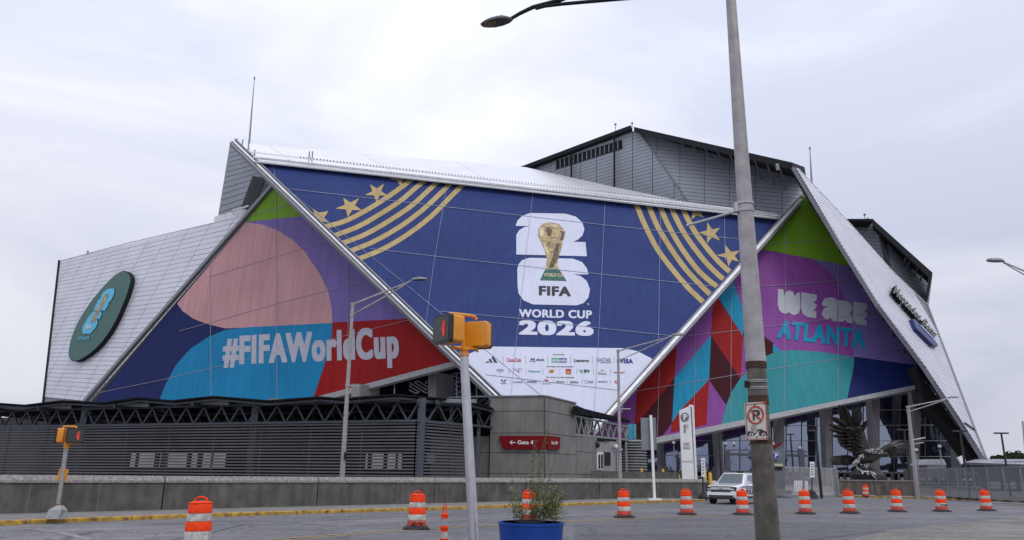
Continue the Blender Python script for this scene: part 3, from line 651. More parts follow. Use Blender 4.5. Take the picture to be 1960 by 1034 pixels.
lg('BANK OF AMERICA', 350, 266, 460, 273, INKG); lg('Hisense', 527, 287, 653, 305, INKT); lp(smooth([(750, 285), (780, 275), (815, 278), (812, 305), (785, 318), (752, 312)]), INKGO, 0.09); lg("Lay's", 762, 288, 803, 306, INKR, 0.02)
lp([(937, 270), (998, 271), (998, 329), (937, 328)], INKR, 0.09); lg('m', 948, 285, 988, 330, INKGO, 0.03, 0.0)
lp([(1090, 282), (1126, 282), (1126, 318), (1108, 318), (1108, 300), (1090, 300)], INKGR); lg('蒙牛', 1138, 284, 1204, 312, INK, 0.01); lg('Dove', 1297, 308, 1385, 332, INKG, 0.0); lp([(1315, 292), (1335, 278), (1362, 290), (1338, 296)], INKGO); lg('verizon', 1462, 299, 1585, 316, INKR, 0.02)
lp([(217, 387), (238, 387), (252, 418), (244, 420)], INKR); lp([(250, 420), (262, 388), (287, 389), (262, 420)], R_CYAN); lg('Valvoline', 218, 426, 286, 434, INK)
lg('airbnb', 385, 402, 462, 424, INKG, 0.0); lp(smooth([(357, 420), (368, 398), (380, 420), (368, 426)]), INKG); lg('DIAGEO', 513, 402, 620, 422, INK, 0.0)
lp(smooth([(695, 387), (735, 388), (748, 400), (738, 412), (712, 411), (725, 400), (705, 398)], 1), INKR); lg('DOORDASH', 675, 429, 775, 437, INKG); lg('Globant |', 830, 404, 930, 418, INK, 0.02)
lg('MARRIOTT', 995, 403, 1070, 409, INKG, 0.0); lg('BONVOY', 988, 413, 1083, 428, INK, 0.0); lg('PIF', 1186, 402, 1243, 430, INKG, 0.01); lp(band([(1146, 416), (1150, 402), (1163, 398), (1176, 404), (1178, 418), (1168, 430), (1154, 428), (1146, 416)], 3), INKG)
lg('ROCK-IT', 1296, 406, 1400, 418, INK, 0.03); lp([(1478, 398), (1512, 399), (1512, 432), (1478, 431)], INKR, 0.09); lp([(1485, 425), (1500, 403), (1507, 403), (1492, 427)], B_WHITE)
for xs, ya, yb in (((245, 493, 740, 990, 1233, 1473), 128, 210), ((310, 498, 685, 872, 1060, 1245, 1430), 270, 328), ((330, 487, 642, 802, 957, 1115, 1272, 1428), 385, 438)):
    for x in xs: lp([(x, ya), (x + 3, ya), (x + 3, yb), (x, yb)], INKG, 0.1, 'divider')
def seam(pts, pl, parent, wd=0.7, m=SEAM, off=0.16):
    for a, b in zip(pts, pts[1:]): printp('seam', band([a, ((a[0] + b[0]) / 2, (a[1] + b[1]) / 2), b], wd), pl, off, m, parent, th=0.1)
for s_ in ([(548, 362), (880, 400), (1160, 432), (1425, 460)], [(709, 477), (880, 497), (1160, 527), (1365, 549)], [(843, 597), (988, 610), (1137, 628), (1298, 645)], [(930, 718), (1185, 748)],
           [(551, 364), (754, 527), (849, 605), (1037, 759)], [(1020, 370), (988, 650), (975, 790)], [(1158, 385), (1147, 615), (1137, 790)], [(1264, 398), (1260, 650)], [(856, 352), (830, 506), (815, 620)], [(523, 313), (527, 342), (516, 355)], [(1386, 412), (1388, 500)]):
    seam(s_, PB, bl, 0.5)
# fine welts on the white part
for x0, x1 in ((948, 940), (1000, 988), (1040, 1030), (1080, 1072), (1120, 1114), (1160, 1153), (1200, 1190)): seam([(x0, 668), (x1, 790 if x0 > 1000 else 745)], PB, bl, 0.6, B_WHITE, 0.1)
# diagonal edge beams of the blue banner
def beam(pa, pb, pl, wd, m, name, off=0.3, th=1.2, parent=st): return printp(name, band([pa, ((pa[0] + pb[0]) / 2, (pa[1] + pb[1]) / 2), pb], wd), pl, off + th / 2, m, parent, th=th)
beam((444.5, 272), (1075.5, 884), PB, 3.0, trim, 'edge_beam', 0.4, 0.6); beam((441, 275), (1069.5, 887), PB, 3.4, trimdk, 'edge_channel', 0.0, 0.9)
beam((450, 270), (1083, 882), PB, 2.0, trimdk, 'edge_rail', 0.3, 0.8)
beam((1541, 374), (1080, 890), PB, 6.0, trim, 'edge_beam', 0.4, 0.7); beam((1537.5, 371), (1075.5, 887), PB, 1.6, trimdk, 'edge_rail', 0.5, 0.7); beam((1545, 377), (1085, 892), PB, 3.5, trimdk, 'edge_channel', 0.0, 0.9)
# --- left banner
polyL = [(524, 360), (880, 691), (560, 773), (400, 812), (155, 800)]
lb = wall_part('banner_facade', polyL, PLF, L_NAVY, 0.8); lb['label'] = 'banner with pink arc, cyan and red fields and a hashtag'
inL = [(524, 361), (878, 690.5), (560, 772), (400, 811), (157, 799)]
LL = lambda nm, pts, off, m: printp(nm, pts, PLF, off, m, lb, inL)
LL('colour_field', [(474, 420), (620, 400), (900, 690), (780, 612), (637, 618), (600, 600), (470, 500), (440, 460)], 0.04, L_LILAC)
LL('colour_field', [(524, 350), (600, 413), (583, 413.5), (474, 424.5), (460, 430)], 0.06, L_GREEN)
LL('colour_field', [(340, 582), (350, 596), (370, 610), (395, 620), (432, 629), (637, 620), (635, 588), (628, 556), (612, 524), (583, 481), (560, 459), (531, 441), (502, 430), (474, 426), (450, 430), (330, 560)], 0.07, L_PINK)
LL('colour_field', [(637, 617.5), (800, 609.5), (900, 690), (600, 775), (600, 757)], 0.08, L_RED)
LL('colour_field', [(300, 800), (306, 766), (318, 735), (338, 698), (365, 668), (400, 645), (432, 632), (470, 627), (637, 618.5), (636, 640), (630, 670), (618, 710), (601, 760), (590, 790)], 0.10, L_CYAN)
text('#FIFAWorldCup', quadmap(PLF, [(427, 697.5), (765, 684), (763, 627), (428, 646.5)], 0.13), mat('print_pale', (0.42, 0.42, 0.50), 0.6, var=0.06), lb, bold=0.062)
for s_ in ([(479, 413), (568, 389)], [(400, 530), (630, 462)], [(345, 634), (540, 579), (712, 535)], [(190, 752), (318, 726), (560, 668), (790, 611)], [(529, 368), (530, 520), (531, 770)], [(667, 492), (667, 745)], [(403, 500), (405, 780)]): seam(s_, PLF, lb, 0.7, mat('seam_faint', (0.30, 0.28, 0.37), 0.6))
beam((526, 355), (160, 775), PLF, 4.5, trimdk, 'edge_beam', 0.4, 1.0)
# lower fascia of the left banner
printp('soffit_beam', [(880, 690), (880, 700), (640, 763), (400, 826), (400, 812), (560, 773)], PLF, 0.5, soffit, st, th=1.2)
# --- right banner
polyR = [(1536, 372), (1560, 372), (1800, 729), (1780, 733), (1100, 871)]
rb = wall_part('banner_facade', polyR, PR, R_PURP, 0.8); rb['label'] = 'banner with purple field, teal curve and red and blue triangles'
inR = [(1536, 374), (1558, 374), (1798, 729), (1778, 733), (1102, 870)]
RR = lambda pts, off, m: printp('colour_field', pts, PR, off, m, rb, inR)
z5 = lambda p: Z(p, 3.446, 1200, 500)
RR([(1440, 470), (1452, 476), (1490, 483), (1523, 490), (1555, 496), (1640, 512), (1680, 450), (1570, 360), (1530, 360)], 0.05, L_GREEN)
RR([(1553, 496), (1570, 506), (1589, 523), (1602, 541), (1612, 558), (1621, 584), (1629.5, 622), (1635, 684), (1800, 710), (1800, 540), (1640, 500)], 0.04, L_LILAC)
RR([(1635, 683), (1760, 700), (1800, 745), (1621, 762), (1632, 715)], 0.06, L_NAVY)
RR([(1380, 815), (1384, 800), (1390, 776), (1400, 750), (1418, 723), (1441, 702), (1463, 683), (1490, 672), (1519, 670.5), (1570, 674), (1635, 683.5), (1634, 700), (1630, 722), (1621, 765)], 0.07, R_TEAL)
RR([(1401.7, 528), (1409, 558), (1425, 596), (1422, 644), (1366, 560)], 0.05, R_CYAN)
RR([(1367, 558), (1372, 566), (1422, 643.6), (1417.6, 726), (1361, 643), (1365.4, 571)], 0.05, L_RED)
RR([(1426, 600), (1461, 643.6), (1480, 656.7), (1479, 675.6), (1462, 684), (1432, 659.6), (1422, 642)], 0.05, R_MAR)
RR([(1480, 658), (1493, 671.5), (1479, 676)], 0.06, R_CYAN)
RR([(1361, 644), (1416.5, 725.5), (1390.5, 776), (1357, 727)], 0.055, R_MAR)
RR([(1361, 642), (1357, 727), (1302, 785.6), (1284, 812), (1291, 723.5)], 0.05, R_CYAN)
RR([(1357, 727), (1352, 813), (1284, 828), (1286, 809), (1302, 785.6)], 0.05, L_RED)
RR([(1296.5, 640), (1291, 724), (1225, 805), (1213, 830), (1217, 790), (1222, 700), (1260, 660)], 0.05, L_RED)
RR([(1291, 724), (1286.5, 810), (1270, 832), (1200, 860), (1213, 815), (1228, 801)], 0.05, R_MAR)
WEA = mat('print_pale_grey', (0.40, 0.41, 0.46), 0.6, var=0.06)
for g_ in ([(996, 184), (1033, 190), (1034, 228), (1050, 203), (1072, 195), (1095, 206), (1106, 232), (1122, 212), (1141, 207), (1142, 320), (1130, 347), (1106, 358), (1084, 352), (1068, 338), (1050, 350), (1024, 344), (1003, 325), (993, 290)],
           [(1149, 206), (1252, 224), (1250, 258), (1228, 278), (1250, 284), (1250, 302), (1230, 328), (1249, 332), (1248, 380), (1190, 370), (1160, 350), (1147, 310)],
           [(1283, 282), (1300, 250), (1335, 240), (1365, 245), (1388, 262), (1386, 400), (1352, 394), (1340, 368), (1328, 390), (1300, 380), (1282, 345), (1300, 312), (1330, 300), (1295, 300)],
           [(1390, 257), (1450, 265), (1478, 285), (1484, 320), (1468, 345), (1486, 372), (1486, 414), (1450, 405), (1436, 385), (1428, 402), (1391, 400)],
           [(1492, 268), (1585, 283), (1583, 318), (1562, 335), (1583, 345), (1582, 362), (1562, 385), (1583, 392), (1581, 428), (1520, 418), (1494, 395), (1489, 350)]):
    printp('lettering', z5(g_), PR, 0.10, WEA, rb)
text('ATLANTA', quadmap(PR, z5([(986, 505), (1574, 577), (1568, 458), (1006, 393)]), 0.12), R_CYAN, rb, bold=0.055)
for s_ in ([(1457, 468), (1590, 461), (1640, 457)], [(1394, 552), (1520, 545), (1650, 534)], [(1296, 646), (1420, 632), (1560, 615), (1690, 597)], [(1200, 752), (1360, 726), (1463, 709), (1735, 668)], [(1503, 410), (1503, 560), (1500, 790)], [(1262, 690), (1258, 835)], [(1400, 530), (1398, 808)], [(1605, 500), (1604, 765)], [(1330, 610), (1328, 820)]): seam(s_, PR, rb, 0.7, mat('seam_faint', (0.30, 0.28, 0.37), 0.6))
printp('soffit_beam', [(1100, 871), (1765, 736), (1765, 744), (1100, 883)], PR, 0.5, soffit, st, th=1.0)
# --- right wing: silver outer face, dark edge
le = [(1520, 318), (1567, 398), (1614, 475), (1683, 585), (1772, 704), (1840, 807), (1886, 880)]
re_ = [(1527, 324), (1555, 353), (1618, 420), (1707, 520), (1773, 583), (1820, 706), (1866, 828), (1886, 880)]
wr = wall_part('clad_wall', le[:-1] + re_[::-1], PWR, joint_lt, 0.8)
for i in range(6):   # convex pieces for the cladding
    pass
hW = homog([(1510, 300), (1640, 378), (1980, 950), (1850, 872)])
full = le[:-1] + re_[::-1]
def clip_nonconvex(c): # wing outline is cut into convex slices between matching edge points
    o = []
    n_ = 6
    return o
slices = [[(1520, 318), (1527, 324), (1555, 353), (1567, 398)], [(1567, 398), (1555, 353), (1618, 420), (1614, 475)], [(1614, 475), (1618, 420), (1707, 520), (1683, 585)], [(1683, 585), (1707, 520), (1773, 583), (1772, 704)], [(1772, 704), (1773, 583), (1820, 706), (1840, 807)], [(1840, 807), (1820, 706), (1866, 828), (1886, 880)]]
for sl_ in slices:
    for i in range(84):
        vs = (i + 0.10) / 84, (i + 0.88) / 84
        p = clip([hW(0, vs[0]), hW(1, vs[0]), hW(1, vs[1]), hW(0, vs[1])], sl_)
        if len(p) >= 3 and abs(area2(p)) > 1: CELLS.append((abs(area2(p)) * 0.01, [PWR(x, y) for x, y in p], PWR.n * (0.12 + random.uniform(0, 0.02)), silver, wr))
ie = [(1511, 322), (1537, 370), (1618, 495), (1683, 600), (1757, 702), (1873, 875)]
oe = [(1520, 318), (1550, 369), (1633, 506), (1683, 585), (1772, 704), (1886, 880)]
oe = [(1520, 318), (1553, 374), (1630, 500), (1695, 601), (1770, 701), (1886, 880)]
mb = MB(); A = [PWR(x, y, 0.15) for x, y in oe]
Yin = [170, 173, 168, 162, 159, 151]
Bv = [P(x, y, Y) for (x, y), Y in zip(ie, Yin)]
mb.add(A + Bv, [(i, i + 1, 6 + i + 1, 6 + i) for i in range(5)])
back = [v + Vector((6, 8, 0)) for v in Bv]
mb.add(Bv + back, [(i, i + 1, 6 + i + 1, 6 + i) for i in range(5)])
mb.build('wing_edge', fascia, st)
MB().prism([P(x, y, 156) for x, y in ((1752, 700), (1880, 886), (1866, 884), (1820, 822), (1768, 770), (1762, 738))], (1.0, 6, 0)).build('wing_shade', black, st)  # deep shade under the wing, modelled as a black slab
MB().tube([PWR(x, y, 0.15) for x, y in re_[4:]], 0.3, 6).build('corner_trim', trimdk, wr)
MB().tube([PWR(x, y, 0.15) for x, y in re_[:5]], 0.15, 6).build('corner_trim', trim, wr)
printp('vent_slot', [(1842, 808), (1864, 823), (1866, 827), (1845, 813)], PWR, 0.3, fascia, wr)
for i in range(14):
    f = i / 14; x = 1545 + 290 * f; y = 378 + 440 * f + 14 * math.sin(f * 3.14)
    MB().box(P(x, y, 158 - 8 * f), (0.35, 0.35, 0.6)).build('edge_bracket', fascia, st)
# corporate lettering on the wing
text('Mercedes-Benz', quadmap(PWR, [(1700, 566), (1780, 652), (1787, 644), (1706, 551)], 1.2), mat('sign_letter', (0.16, 0.155, 0.145), 0.5, 0.2), wr, bold=0.03)
for o_ in (0.35, 0.6, 0.85, 1.05): text('Mercedes-Benz', quadmap(PWR, [(1700, 566), (1780, 652), (1787, 644), (1706, 551)], o_), fascia, wr, name='letter_return', bold=0.03)
printp('sign_bar', [(1738, 615), (1746, 617), (1755, 631), (1786, 662), (1787, 667), (1778, 665), (1746, 633)], PWR, 1.0, mat('sign_bar_blue', (0.01, 0.015, 0.12), 0.4), wr, th=0.9)
printp('sign_bar_face', [(1751, 626), (1756, 628), (1785, 658), (1783, 659)], PWR, 1.1, mat('sign_bar_pale', (0.3, 0.42, 0.65), 0.4), wr, th=0.05)
# --- grey block behind the right wing
PK1 = plane3((1618, 421, 186), (1672, 423, 182), (1710, 520, 181)); PK2 = plane3((1672, 423, 182), (1710, 520, 181), (1784, 526, 187))
k1 = [(1615, 421), (1672, 423), (1716, 535), (1700, 560)]; k2 = [(1672, 423), (1784, 526), (1775, 600), (1716, 600), (1706, 520)]
q1 = wall_part('clad_wall', k1, PK1, joint, 2); q2 = wall_part('clad_wall', k2, PK2, joint, 2)
clad(q1, k1, PK1, [(1600, 418), (1730, 424), (1730, 570), (1600, 540)], 20, 2, greyclad, (0.01, 0.12)); clad(q2, k2, PK2, [(1660, 395), (1800, 440), (1800, 610), (1660, 545)], 24, 2, greyclad, (0.01, 0.12))
MB().prism([P(1617, 419, 182), P(1672, 419, 178), P(1672, 424, 178), P(1620, 424, 182)], (2, 12, 0)).build('roof_edge', fascia, st)
MB().prism([P(1670, 419, 178), P(1785, 522, 178), P(1774, 582, 178), P(1772, 570, 178), P(1777, 530, 178), P(1670, 430, 178)], (3, 6, 0)).build('roof_edge', fascia, st)
for x, y in ((1735, 490), (1742, 497), (1757, 510), (1768, 520)): MB().bar(P(x, y, 179), PK2(x - 8, y + 18, 0.3), 0.3).build('roof_strut', trimdk, st)
# --- round emblem sign on the left wing
oval = smooth(Z([(610, 98), (660, 112), (692, 160), (688, 220), (640, 370), (540, 600), (420, 780), (300, 890), (200, 950), (150, 955), (110, 925), (100, 860), (130, 720), (200, 560), (320, 380), (420, 260), (520, 155)], 4.925, 118.2, 499.5), 2)
MB().prism([PWL(x + 1.5, y + 0.8, 0.2) for x, y in oval], PWL.n * 1.2).build('round_sign', fascia, wlw)
nf = [PWL(x + 1.5, y + 0.8, 1.41) for x, y in oval]; cc = sum(nf, Vector()) / len(nf)
MB().prism([cc + (p - cc) * 0.985 for p in nf], PWL.n * 0.1).build('sign_face', mat('sign_green', (0.045, 0.125, 0.11), 0.45, 0, 0.05), wlw)
zo = lambda p: [(x / 4.925 + 118.2 + 0, y / 4.925 + 499.5) for x, y in p]
SC = mat('sign_cyan', (0.10, 0.47, 0.70), 0.5, 0, 0.03)
printp('sign_figure', zo([(418, 352), (445, 310), (485, 280), (545, 275), (550, 320), (520, 385), (490, 412), (495, 425), (462, 483), (352, 483), (395, 390), (430, 355)]), PWL, 1.7, SC, wlw)
printp('sign_figure', zo([(248, 690), (250, 640), (300, 550), (350, 492), (425, 490), (430, 520), (412, 560), (385, 562), (392, 600), (370, 650), (322, 700), (262, 700)]), PWL, 1.7, SC, wlw)
printp('sign_cup', zo([(465, 330), (490, 325), (492, 350), (455, 410), (385, 545), (365, 590), (330, 590), (340, 560), (430, 400)]), PWL, 1.8, TROPHY, wlw)
text('FIFA', quadmap(PWL, zo([(283, 658), (335, 658), (345, 618), (292, 618)]), 1.85), white, wlw, bold=0.03)
text('ATLANTA', quadmap(PWL, zo([(203, 755), (312, 755), (322, 727), (216, 727)]), 1.75), SC, wlw, bold=0.04)

# emit cladding: the 290 that show largest as parts, the rest joined per wall
CELLS.sort(key=lambda c: -c[0]); rest = {}
for i, (A_, pts, dv, m, par) in enumerate(CELLS):
    if i < 290: MB().prism(pts, dv).build('cladding_panel', m, par)
    else: rest.setdefault((par.name, m.name), [MB(), m, par])[0].prism(pts, dv)
for mb, m, par in rest.values(): tag(mb.build('cladding', m, par), kind='stuff')

# --- glass hall under the right banner
PGL = vplane(1200, 186, 1890, 170)
PGLb = vplane(1200, 187, 1890, 171)
GWIN = [(1180, 700), (1764, 700), (1797, 748), (1882, 880), (1882, 960), (1180, 960)]
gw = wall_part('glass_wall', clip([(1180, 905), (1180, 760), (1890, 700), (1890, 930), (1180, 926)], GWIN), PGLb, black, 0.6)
xs = [1180 + 29.5 * i for i in range(25)]
def gz(z_, px):  # picture y of height z on the glass plane at picture x
    lo, hi = 300.0, 1030.0
    for _ in range(30):
        m_ = (lo + hi) / 2
        if PGL(px, m_).z > z_: lo = m_
        else: hi = m_
    return m_
zz = [3.0 + 3.4 * i for i in range(8)]
for i in range(len(xs) - 1):
    for j in range(len(zz) - 1):
        x0, x1 = xs[i] + 0.4, xs[i + 1] - 0.4
        c = [PGL(x0, gz(zz[j], x0)), PGL(x1, gz(zz[j], x1)), PGL(x1, gz(zz[j + 1], x1)), PGL(x0, gz(zz[j + 1], x0))]
        ctr = (x0 + x1) / 2
        yb = gz(zz[j + 1], ctr)
        if yb < 870 - (ctr - 1180) * 0.2 - 25: continue
        # each pane sits a little out of true, as real glazing does
        jn = [random.uniform(-0.012, 0.012) for _ in range(4)]
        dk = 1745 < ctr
        if ctr > 1745:
            cc_ = clip([(x0, gz(zz[j], x0)), (x1, gz(zz[j], x1)), (x1, gz(zz[j + 1], x1)), (x0, gz(zz[j + 1], x0))], GWIN)
            if len(cc_) < 3: continue
            c = [PGL(x, y) for x, y in cc_]; jn = [0.0] * len(c)
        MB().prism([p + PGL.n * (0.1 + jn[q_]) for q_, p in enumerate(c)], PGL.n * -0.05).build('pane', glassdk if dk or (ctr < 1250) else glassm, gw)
for i, x in enumerate(xs):
    MB().bar(PGL(x, gz(0, x), 0.2), PGL(x, max(gz(27, x), 742, 700 + (x - 1757) * 1.54), 0.2), 0.14, 0.2).build('mullion', steel_dk, gw)
for z_ in zz:
    xe = 1757
    while xe < 1870 and gz(z_, xe) > 704 + (xe - 1757) * 1.54: xe += 2
    MB().bar(PGL(1180, gz(z_, 1180), 0.2), PGL(xe, gz(z_, xe), 0.2), 0.1, 0.12).build('transom', galv, gw)
# entrance doors below
for i in range(48):
    x0 = 1255 + i * 13
    if x0 > 1880: break
    a = PGL(x0, gz(0.1, x0), 0.3); b = PGL(x0 + 10.5, gz(0.1, x0 + 10.5), 0.3); h_ = Vector((0, 0, 2.7))
    dr = MB().bar(a, a + h_, 0.12, 0.12).bar(b, b + h_, 0.12, 0.12).bar(a + h_, b + h_, 0.12, 0.12).bar(a + Vector((0, 0, .1)), b + Vector((0, 0, .1)), 0.15, 0.12).build('door', galv, gw)
    if i % 3 != 2: MB().prism([a.lerp(b, 0.2) + Vector((0, 0, 1.25)), a.lerp(b, 0.8) + Vector((0, 0, 1.25)), a.lerp(b, 0.8) + Vector((0, 0, 1.75)), a.lerp(b, 0.2) + Vector((0, 0, 1.75))], (0, -0.05, 0)).build('door_notice', white, gw)
# big raking columns
def column(xt0, xt1, yt, xb0, xb1, yb, Y, dep=3.2):
    a = [P(xt0, yt, Y), P(xt1, yt, Y)]; b = [P(xb0, yb, Y), P(xb1, yb, Y)]
    xt0 += (xt1 - xt0) * 0.45; xb0 += (xb1 - xb0) * 0.35; a[0] = P(xt0, yt, Y); b[0] = P(xb0, yb, Y); sh = Vector((-0.4, dep * 0.65, 0)); vs = [b[0], b[1], b[1] + sh * 0.7, b[0] + sh * 0.7, a[0], a[1], a[1] + sh, a[0] + sh]
    MB().add(vs, [(0, 1, 2, 3), (4, 5, 6, 7), (0, 1, 5, 4), (1, 2, 6, 5), (2, 3, 7, 6), (3, 0, 4, 7)]).build('column', column_c, st)
    MB().prism([P(xb0 - 2, yb - 0, Y - 1) , P(xb1 + 2, yb, Y - 1), P(xb1 + 2, yb - 28, Y - 1), P(xb0 - 2, yb - 28, Y - 1)], (0, 4, 0)).build('column_base', column_c, st)
for c_ in ((1362, 1381, 814, 1368, 1386, 922, 168), (1478, 1502, 792, 1484, 1500, 922, 168), (1566, 1592, 775, 1577, 1593, 925, 167), (1655, 1684, 756, 1667, 1684, 925, 166), (1738, 1765, 738, 1744, 1759, 925, 165), (1822, 1842, 815, 1828, 1840, 925, 162), (1255, 1270, 838, 1262, 1274, 920, 170)): column(*c_)
# --- recessed hall under the left banner
PHL = vplane(560, 170, 980, 160)
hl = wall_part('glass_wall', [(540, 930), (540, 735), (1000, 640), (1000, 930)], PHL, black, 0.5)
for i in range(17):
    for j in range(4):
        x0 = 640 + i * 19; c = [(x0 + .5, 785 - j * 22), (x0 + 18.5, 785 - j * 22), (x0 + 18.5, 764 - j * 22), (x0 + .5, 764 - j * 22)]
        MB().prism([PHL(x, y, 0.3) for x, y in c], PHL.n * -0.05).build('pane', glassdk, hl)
for x0, x1, yt, yb in ((672, 688, 735, 770), (819, 835, 712, 800), (935, 950, 690, 800)):
    a = [P(x0, yt, 146), P(x1, yt, 146), P(x1 - 1, yb, 146), P(x0 + 1, yb, 146)]; MB().prism(a, (3.0, 5, 0)).build('column', column_c, st)
for a_, b_ in (((845, 761, 150), (965, 758, 146)), ((755, 725, 150), (755, 790, 150)), ((912, 700, 150), (912, 790, 150)), ((874, 715, 150), (874, 790, 150))): MB().bar(P(*a_), P(*b_), 0.25).build('hall_rail', galv, st)
tb = MB()
random.seed(3)
for (xa, xb, ya, yb) in ((783, 818, 732, 752), (854, 900, 716, 755)):     # pale ribbons drawn in for wavy reflections on the dark glass
    for r_ in range(7):
        y0 = ya + (yb - ya) * r_ / 6.5; pts = []
        for k_ in range(9): pts.append((xa + (xb - xa) * k_ / 8, y0 + 2.2 * math.sin(k_ * 1.3 + r_ * 1.7)))
        MB().prism([P(x, y, 152) for x, y in band(pts, 1.6)], (0, 0.1, 0)).build('wavy_reflection', mat('reflection_pale', (0.6, 0.6, 0.62), 0.5), st)
# body of the stadium behind everything: keeps the hall dark
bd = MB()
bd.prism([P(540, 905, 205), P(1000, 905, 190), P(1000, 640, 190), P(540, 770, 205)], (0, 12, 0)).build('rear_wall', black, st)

# ================================================================ PARKING SHELTER (left)
CN = P(797, 811, 52); CN.z = 0
LE = P(-120, 820, 66.6); LE.z = 0
RE = P(895, 818, 56.4); RE.z = 0; RE2 = P(942, 823, 58.7); RE2.z = 0
ZT = 5.04
pk = thing('parking_shelter', CN, 'dark steel parking shelter with slatted screens, trusses and solar roof', 'parking shelter')
dL = (LE - CN); dR = (RE - CN); nL = Vector((dL.y, -dL.x, 0)).normalized(); nL = -nL if nL.y > 0 else nL
def zv(z): return Vector((0, 0, z))
nsl = 23
for f_, (a, dv) in enumerate(((CN, dL), (CN, dR))):
    u_ = dv.normalized()
    for i in range(nsl):
        z_ = 0.2 + (ZT - 0.35) * i / (nsl - 1)
        MB().bar(a + u_ * 0.06 + zv(z_), a + dv + zv(z_), 0.05, 0.105).build('slat', slatm, pk)
    MB().bar(a + zv(ZT + 0.03), a + dv + zv(ZT + 0.03), 0.2, 0.16).build('top_rail', steel_dk, pk)
    nposts = int(dv.length / 4)
    for i in range(nposts + 1):
        p = a + dv * (i / max(1, nposts)) + Vector((0, 0.3, 0)); MB().bar(p, p + zv(ZT), 0.12, 0.12).build('post', steel_dk, pk)
def truss(a, b, z0, z1, per, name='truss', s_=0.12, parent=pk):
    mb = MB(); dv = b - a; n_ = max(2, round(dv.length / per)); mb.bar(a + zv(z1), b + zv(z1), 0.16, 0.2); mb.bar(a + zv(z0), b + zv(z0), 0.16, 0.16)
    o = mb.build(name, steel_dk, parent)
    for i in range(n_):
        p0 = a + dv * (i / n_); p1 = a + dv * ((i + 0.5) / n_); p2 = a + dv * ((i + 1) / n_)
        MB().bar(p0 + zv(z1 - .1), p1 + zv(z0), s_, s_).build('brace', steel_dk, o); MB().bar(p1 + zv(z0), p2 + zv(z1 - .1), s_, s_).build('brace', steel_dk, o)
fz = 6.42
truss(CN + nL * -0.3, LE + nL * -0.3, ZT + 0.05, fz, 1.62); truss(CN, RE2, ZT + 0.05, fz, 1.9)
for k_ in (7, 15): 
    o_ = Vector((2.5, k_, 0)); truss(CN + o_, LE + o_, ZT, fz, 1.9, s_=0.1)
def onL(px):  # point on the left screen line at picture x
    r_ = ray(px, 860); r2 = Vector((r_.x, r_.y)); a = Vector((CN.x, CN.y)); d2 = Vector((dL.x, dL.y))
    t_ = (a.x * r2.y - a.y * r2.x) / (d2.y * r2.x - d2.x * r2.y); return CN + dL * t_
for px in (144, 475, 799):
    p = onL(px) + nL * -0.45
    MB().box(p + zv(fz / 2 + 0.1), (0.5, 0.35, fz + 0.2)).build('column', steel_dk, pk)
p = CN.lerp(RE2, 0.42) + Vector((0, .4, 0)); MB().box(p + zv(fz / 2), (0.2, 0.2, fz)).build('column', steel_dk, pk)
p = CN.lerp(RE2, 0.8) + Vector((0, .4, 0)); MB().box(p + zv(fz / 2), (0.25, 0.25, fz)).build('column', steel_dk, pk)
# solar roof: shallow tilted bays, each with rows of panels
sil = [(-130, 778), (-60, 767), (47, 774.5), (117, 766), (198, 770), (262, 760.5), (330, 766), (407, 757.5), (513, 766), (610, 758.5), (655, 762), (757, 753.5), (891, 766), (942, 780)]
pts = []
for px, py in sil:
    b = onL(min(px, 797)) if px <= 797 else (CN + (RE - CN) * ((px - 797) / 98))
    Y = b.y - 1.6; q = P(px, py, Y); pts.append(q)
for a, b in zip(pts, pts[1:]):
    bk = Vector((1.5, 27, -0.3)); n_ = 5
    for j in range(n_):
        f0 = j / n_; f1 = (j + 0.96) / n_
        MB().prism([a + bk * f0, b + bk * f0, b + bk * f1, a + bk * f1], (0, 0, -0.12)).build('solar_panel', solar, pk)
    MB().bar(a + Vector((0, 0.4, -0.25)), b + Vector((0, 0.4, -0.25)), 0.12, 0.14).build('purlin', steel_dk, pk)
for px in (85, 230, 380, 540, 700, 845, 0):
    b = onL(px) if px < 797 else (CN + (RE - CN) * ((px - 797) / 98))
    a = b + zv(fz + 0.0) + nL * 1.2; MB().bar(a, b + zv(fz + 0.1) + nL * -9, 0.16, 0.3).build('rafter', steel_dk, pk)
    MB().bar(b + nL * 0.4 + dL.normalized() * 1.2 + zv(fz + 0.22), b + nL * 0.4 - dL.normalized() * 2.6 + zv(fz + 0.08), 0.12, 0.26).build('edge_beam', trimdk, pk)
# back wall of the deck with openings to daylight
bwA = LE + Vector((-6, 16, 0)); bwB = CN + Vector((5, 16, 0)); dv = bwB - bwA
def onBW(px):
    r_ = ray(px, 860); a = bwA; t_ = (a.x * r_.y - a.y * r_.x) / (dv.y * r_.x - dv.x * r_.y); return t_
segs = [(0, 170), (200, 230), (437, 505), (530, 697)]
openings = [(250, 262), (266, 298), (306, 310), (318, 360), (367, 380), (388, 434), (700, 705), (712, 735), (742, 758), (762, 770)]
mb = MB()
th = Vector((0, 0.3, 0))
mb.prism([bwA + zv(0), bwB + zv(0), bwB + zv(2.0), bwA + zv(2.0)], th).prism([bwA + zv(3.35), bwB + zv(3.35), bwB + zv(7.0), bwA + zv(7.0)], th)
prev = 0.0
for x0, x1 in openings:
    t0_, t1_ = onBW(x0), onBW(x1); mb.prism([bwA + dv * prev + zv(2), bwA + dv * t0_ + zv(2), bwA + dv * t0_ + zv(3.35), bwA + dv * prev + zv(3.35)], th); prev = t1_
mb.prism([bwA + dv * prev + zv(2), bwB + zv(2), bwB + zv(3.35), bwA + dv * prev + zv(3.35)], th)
mb.build('back_wall', mat('deck_dark', (0.03, 0.03, 0.033), 0.8), pk)
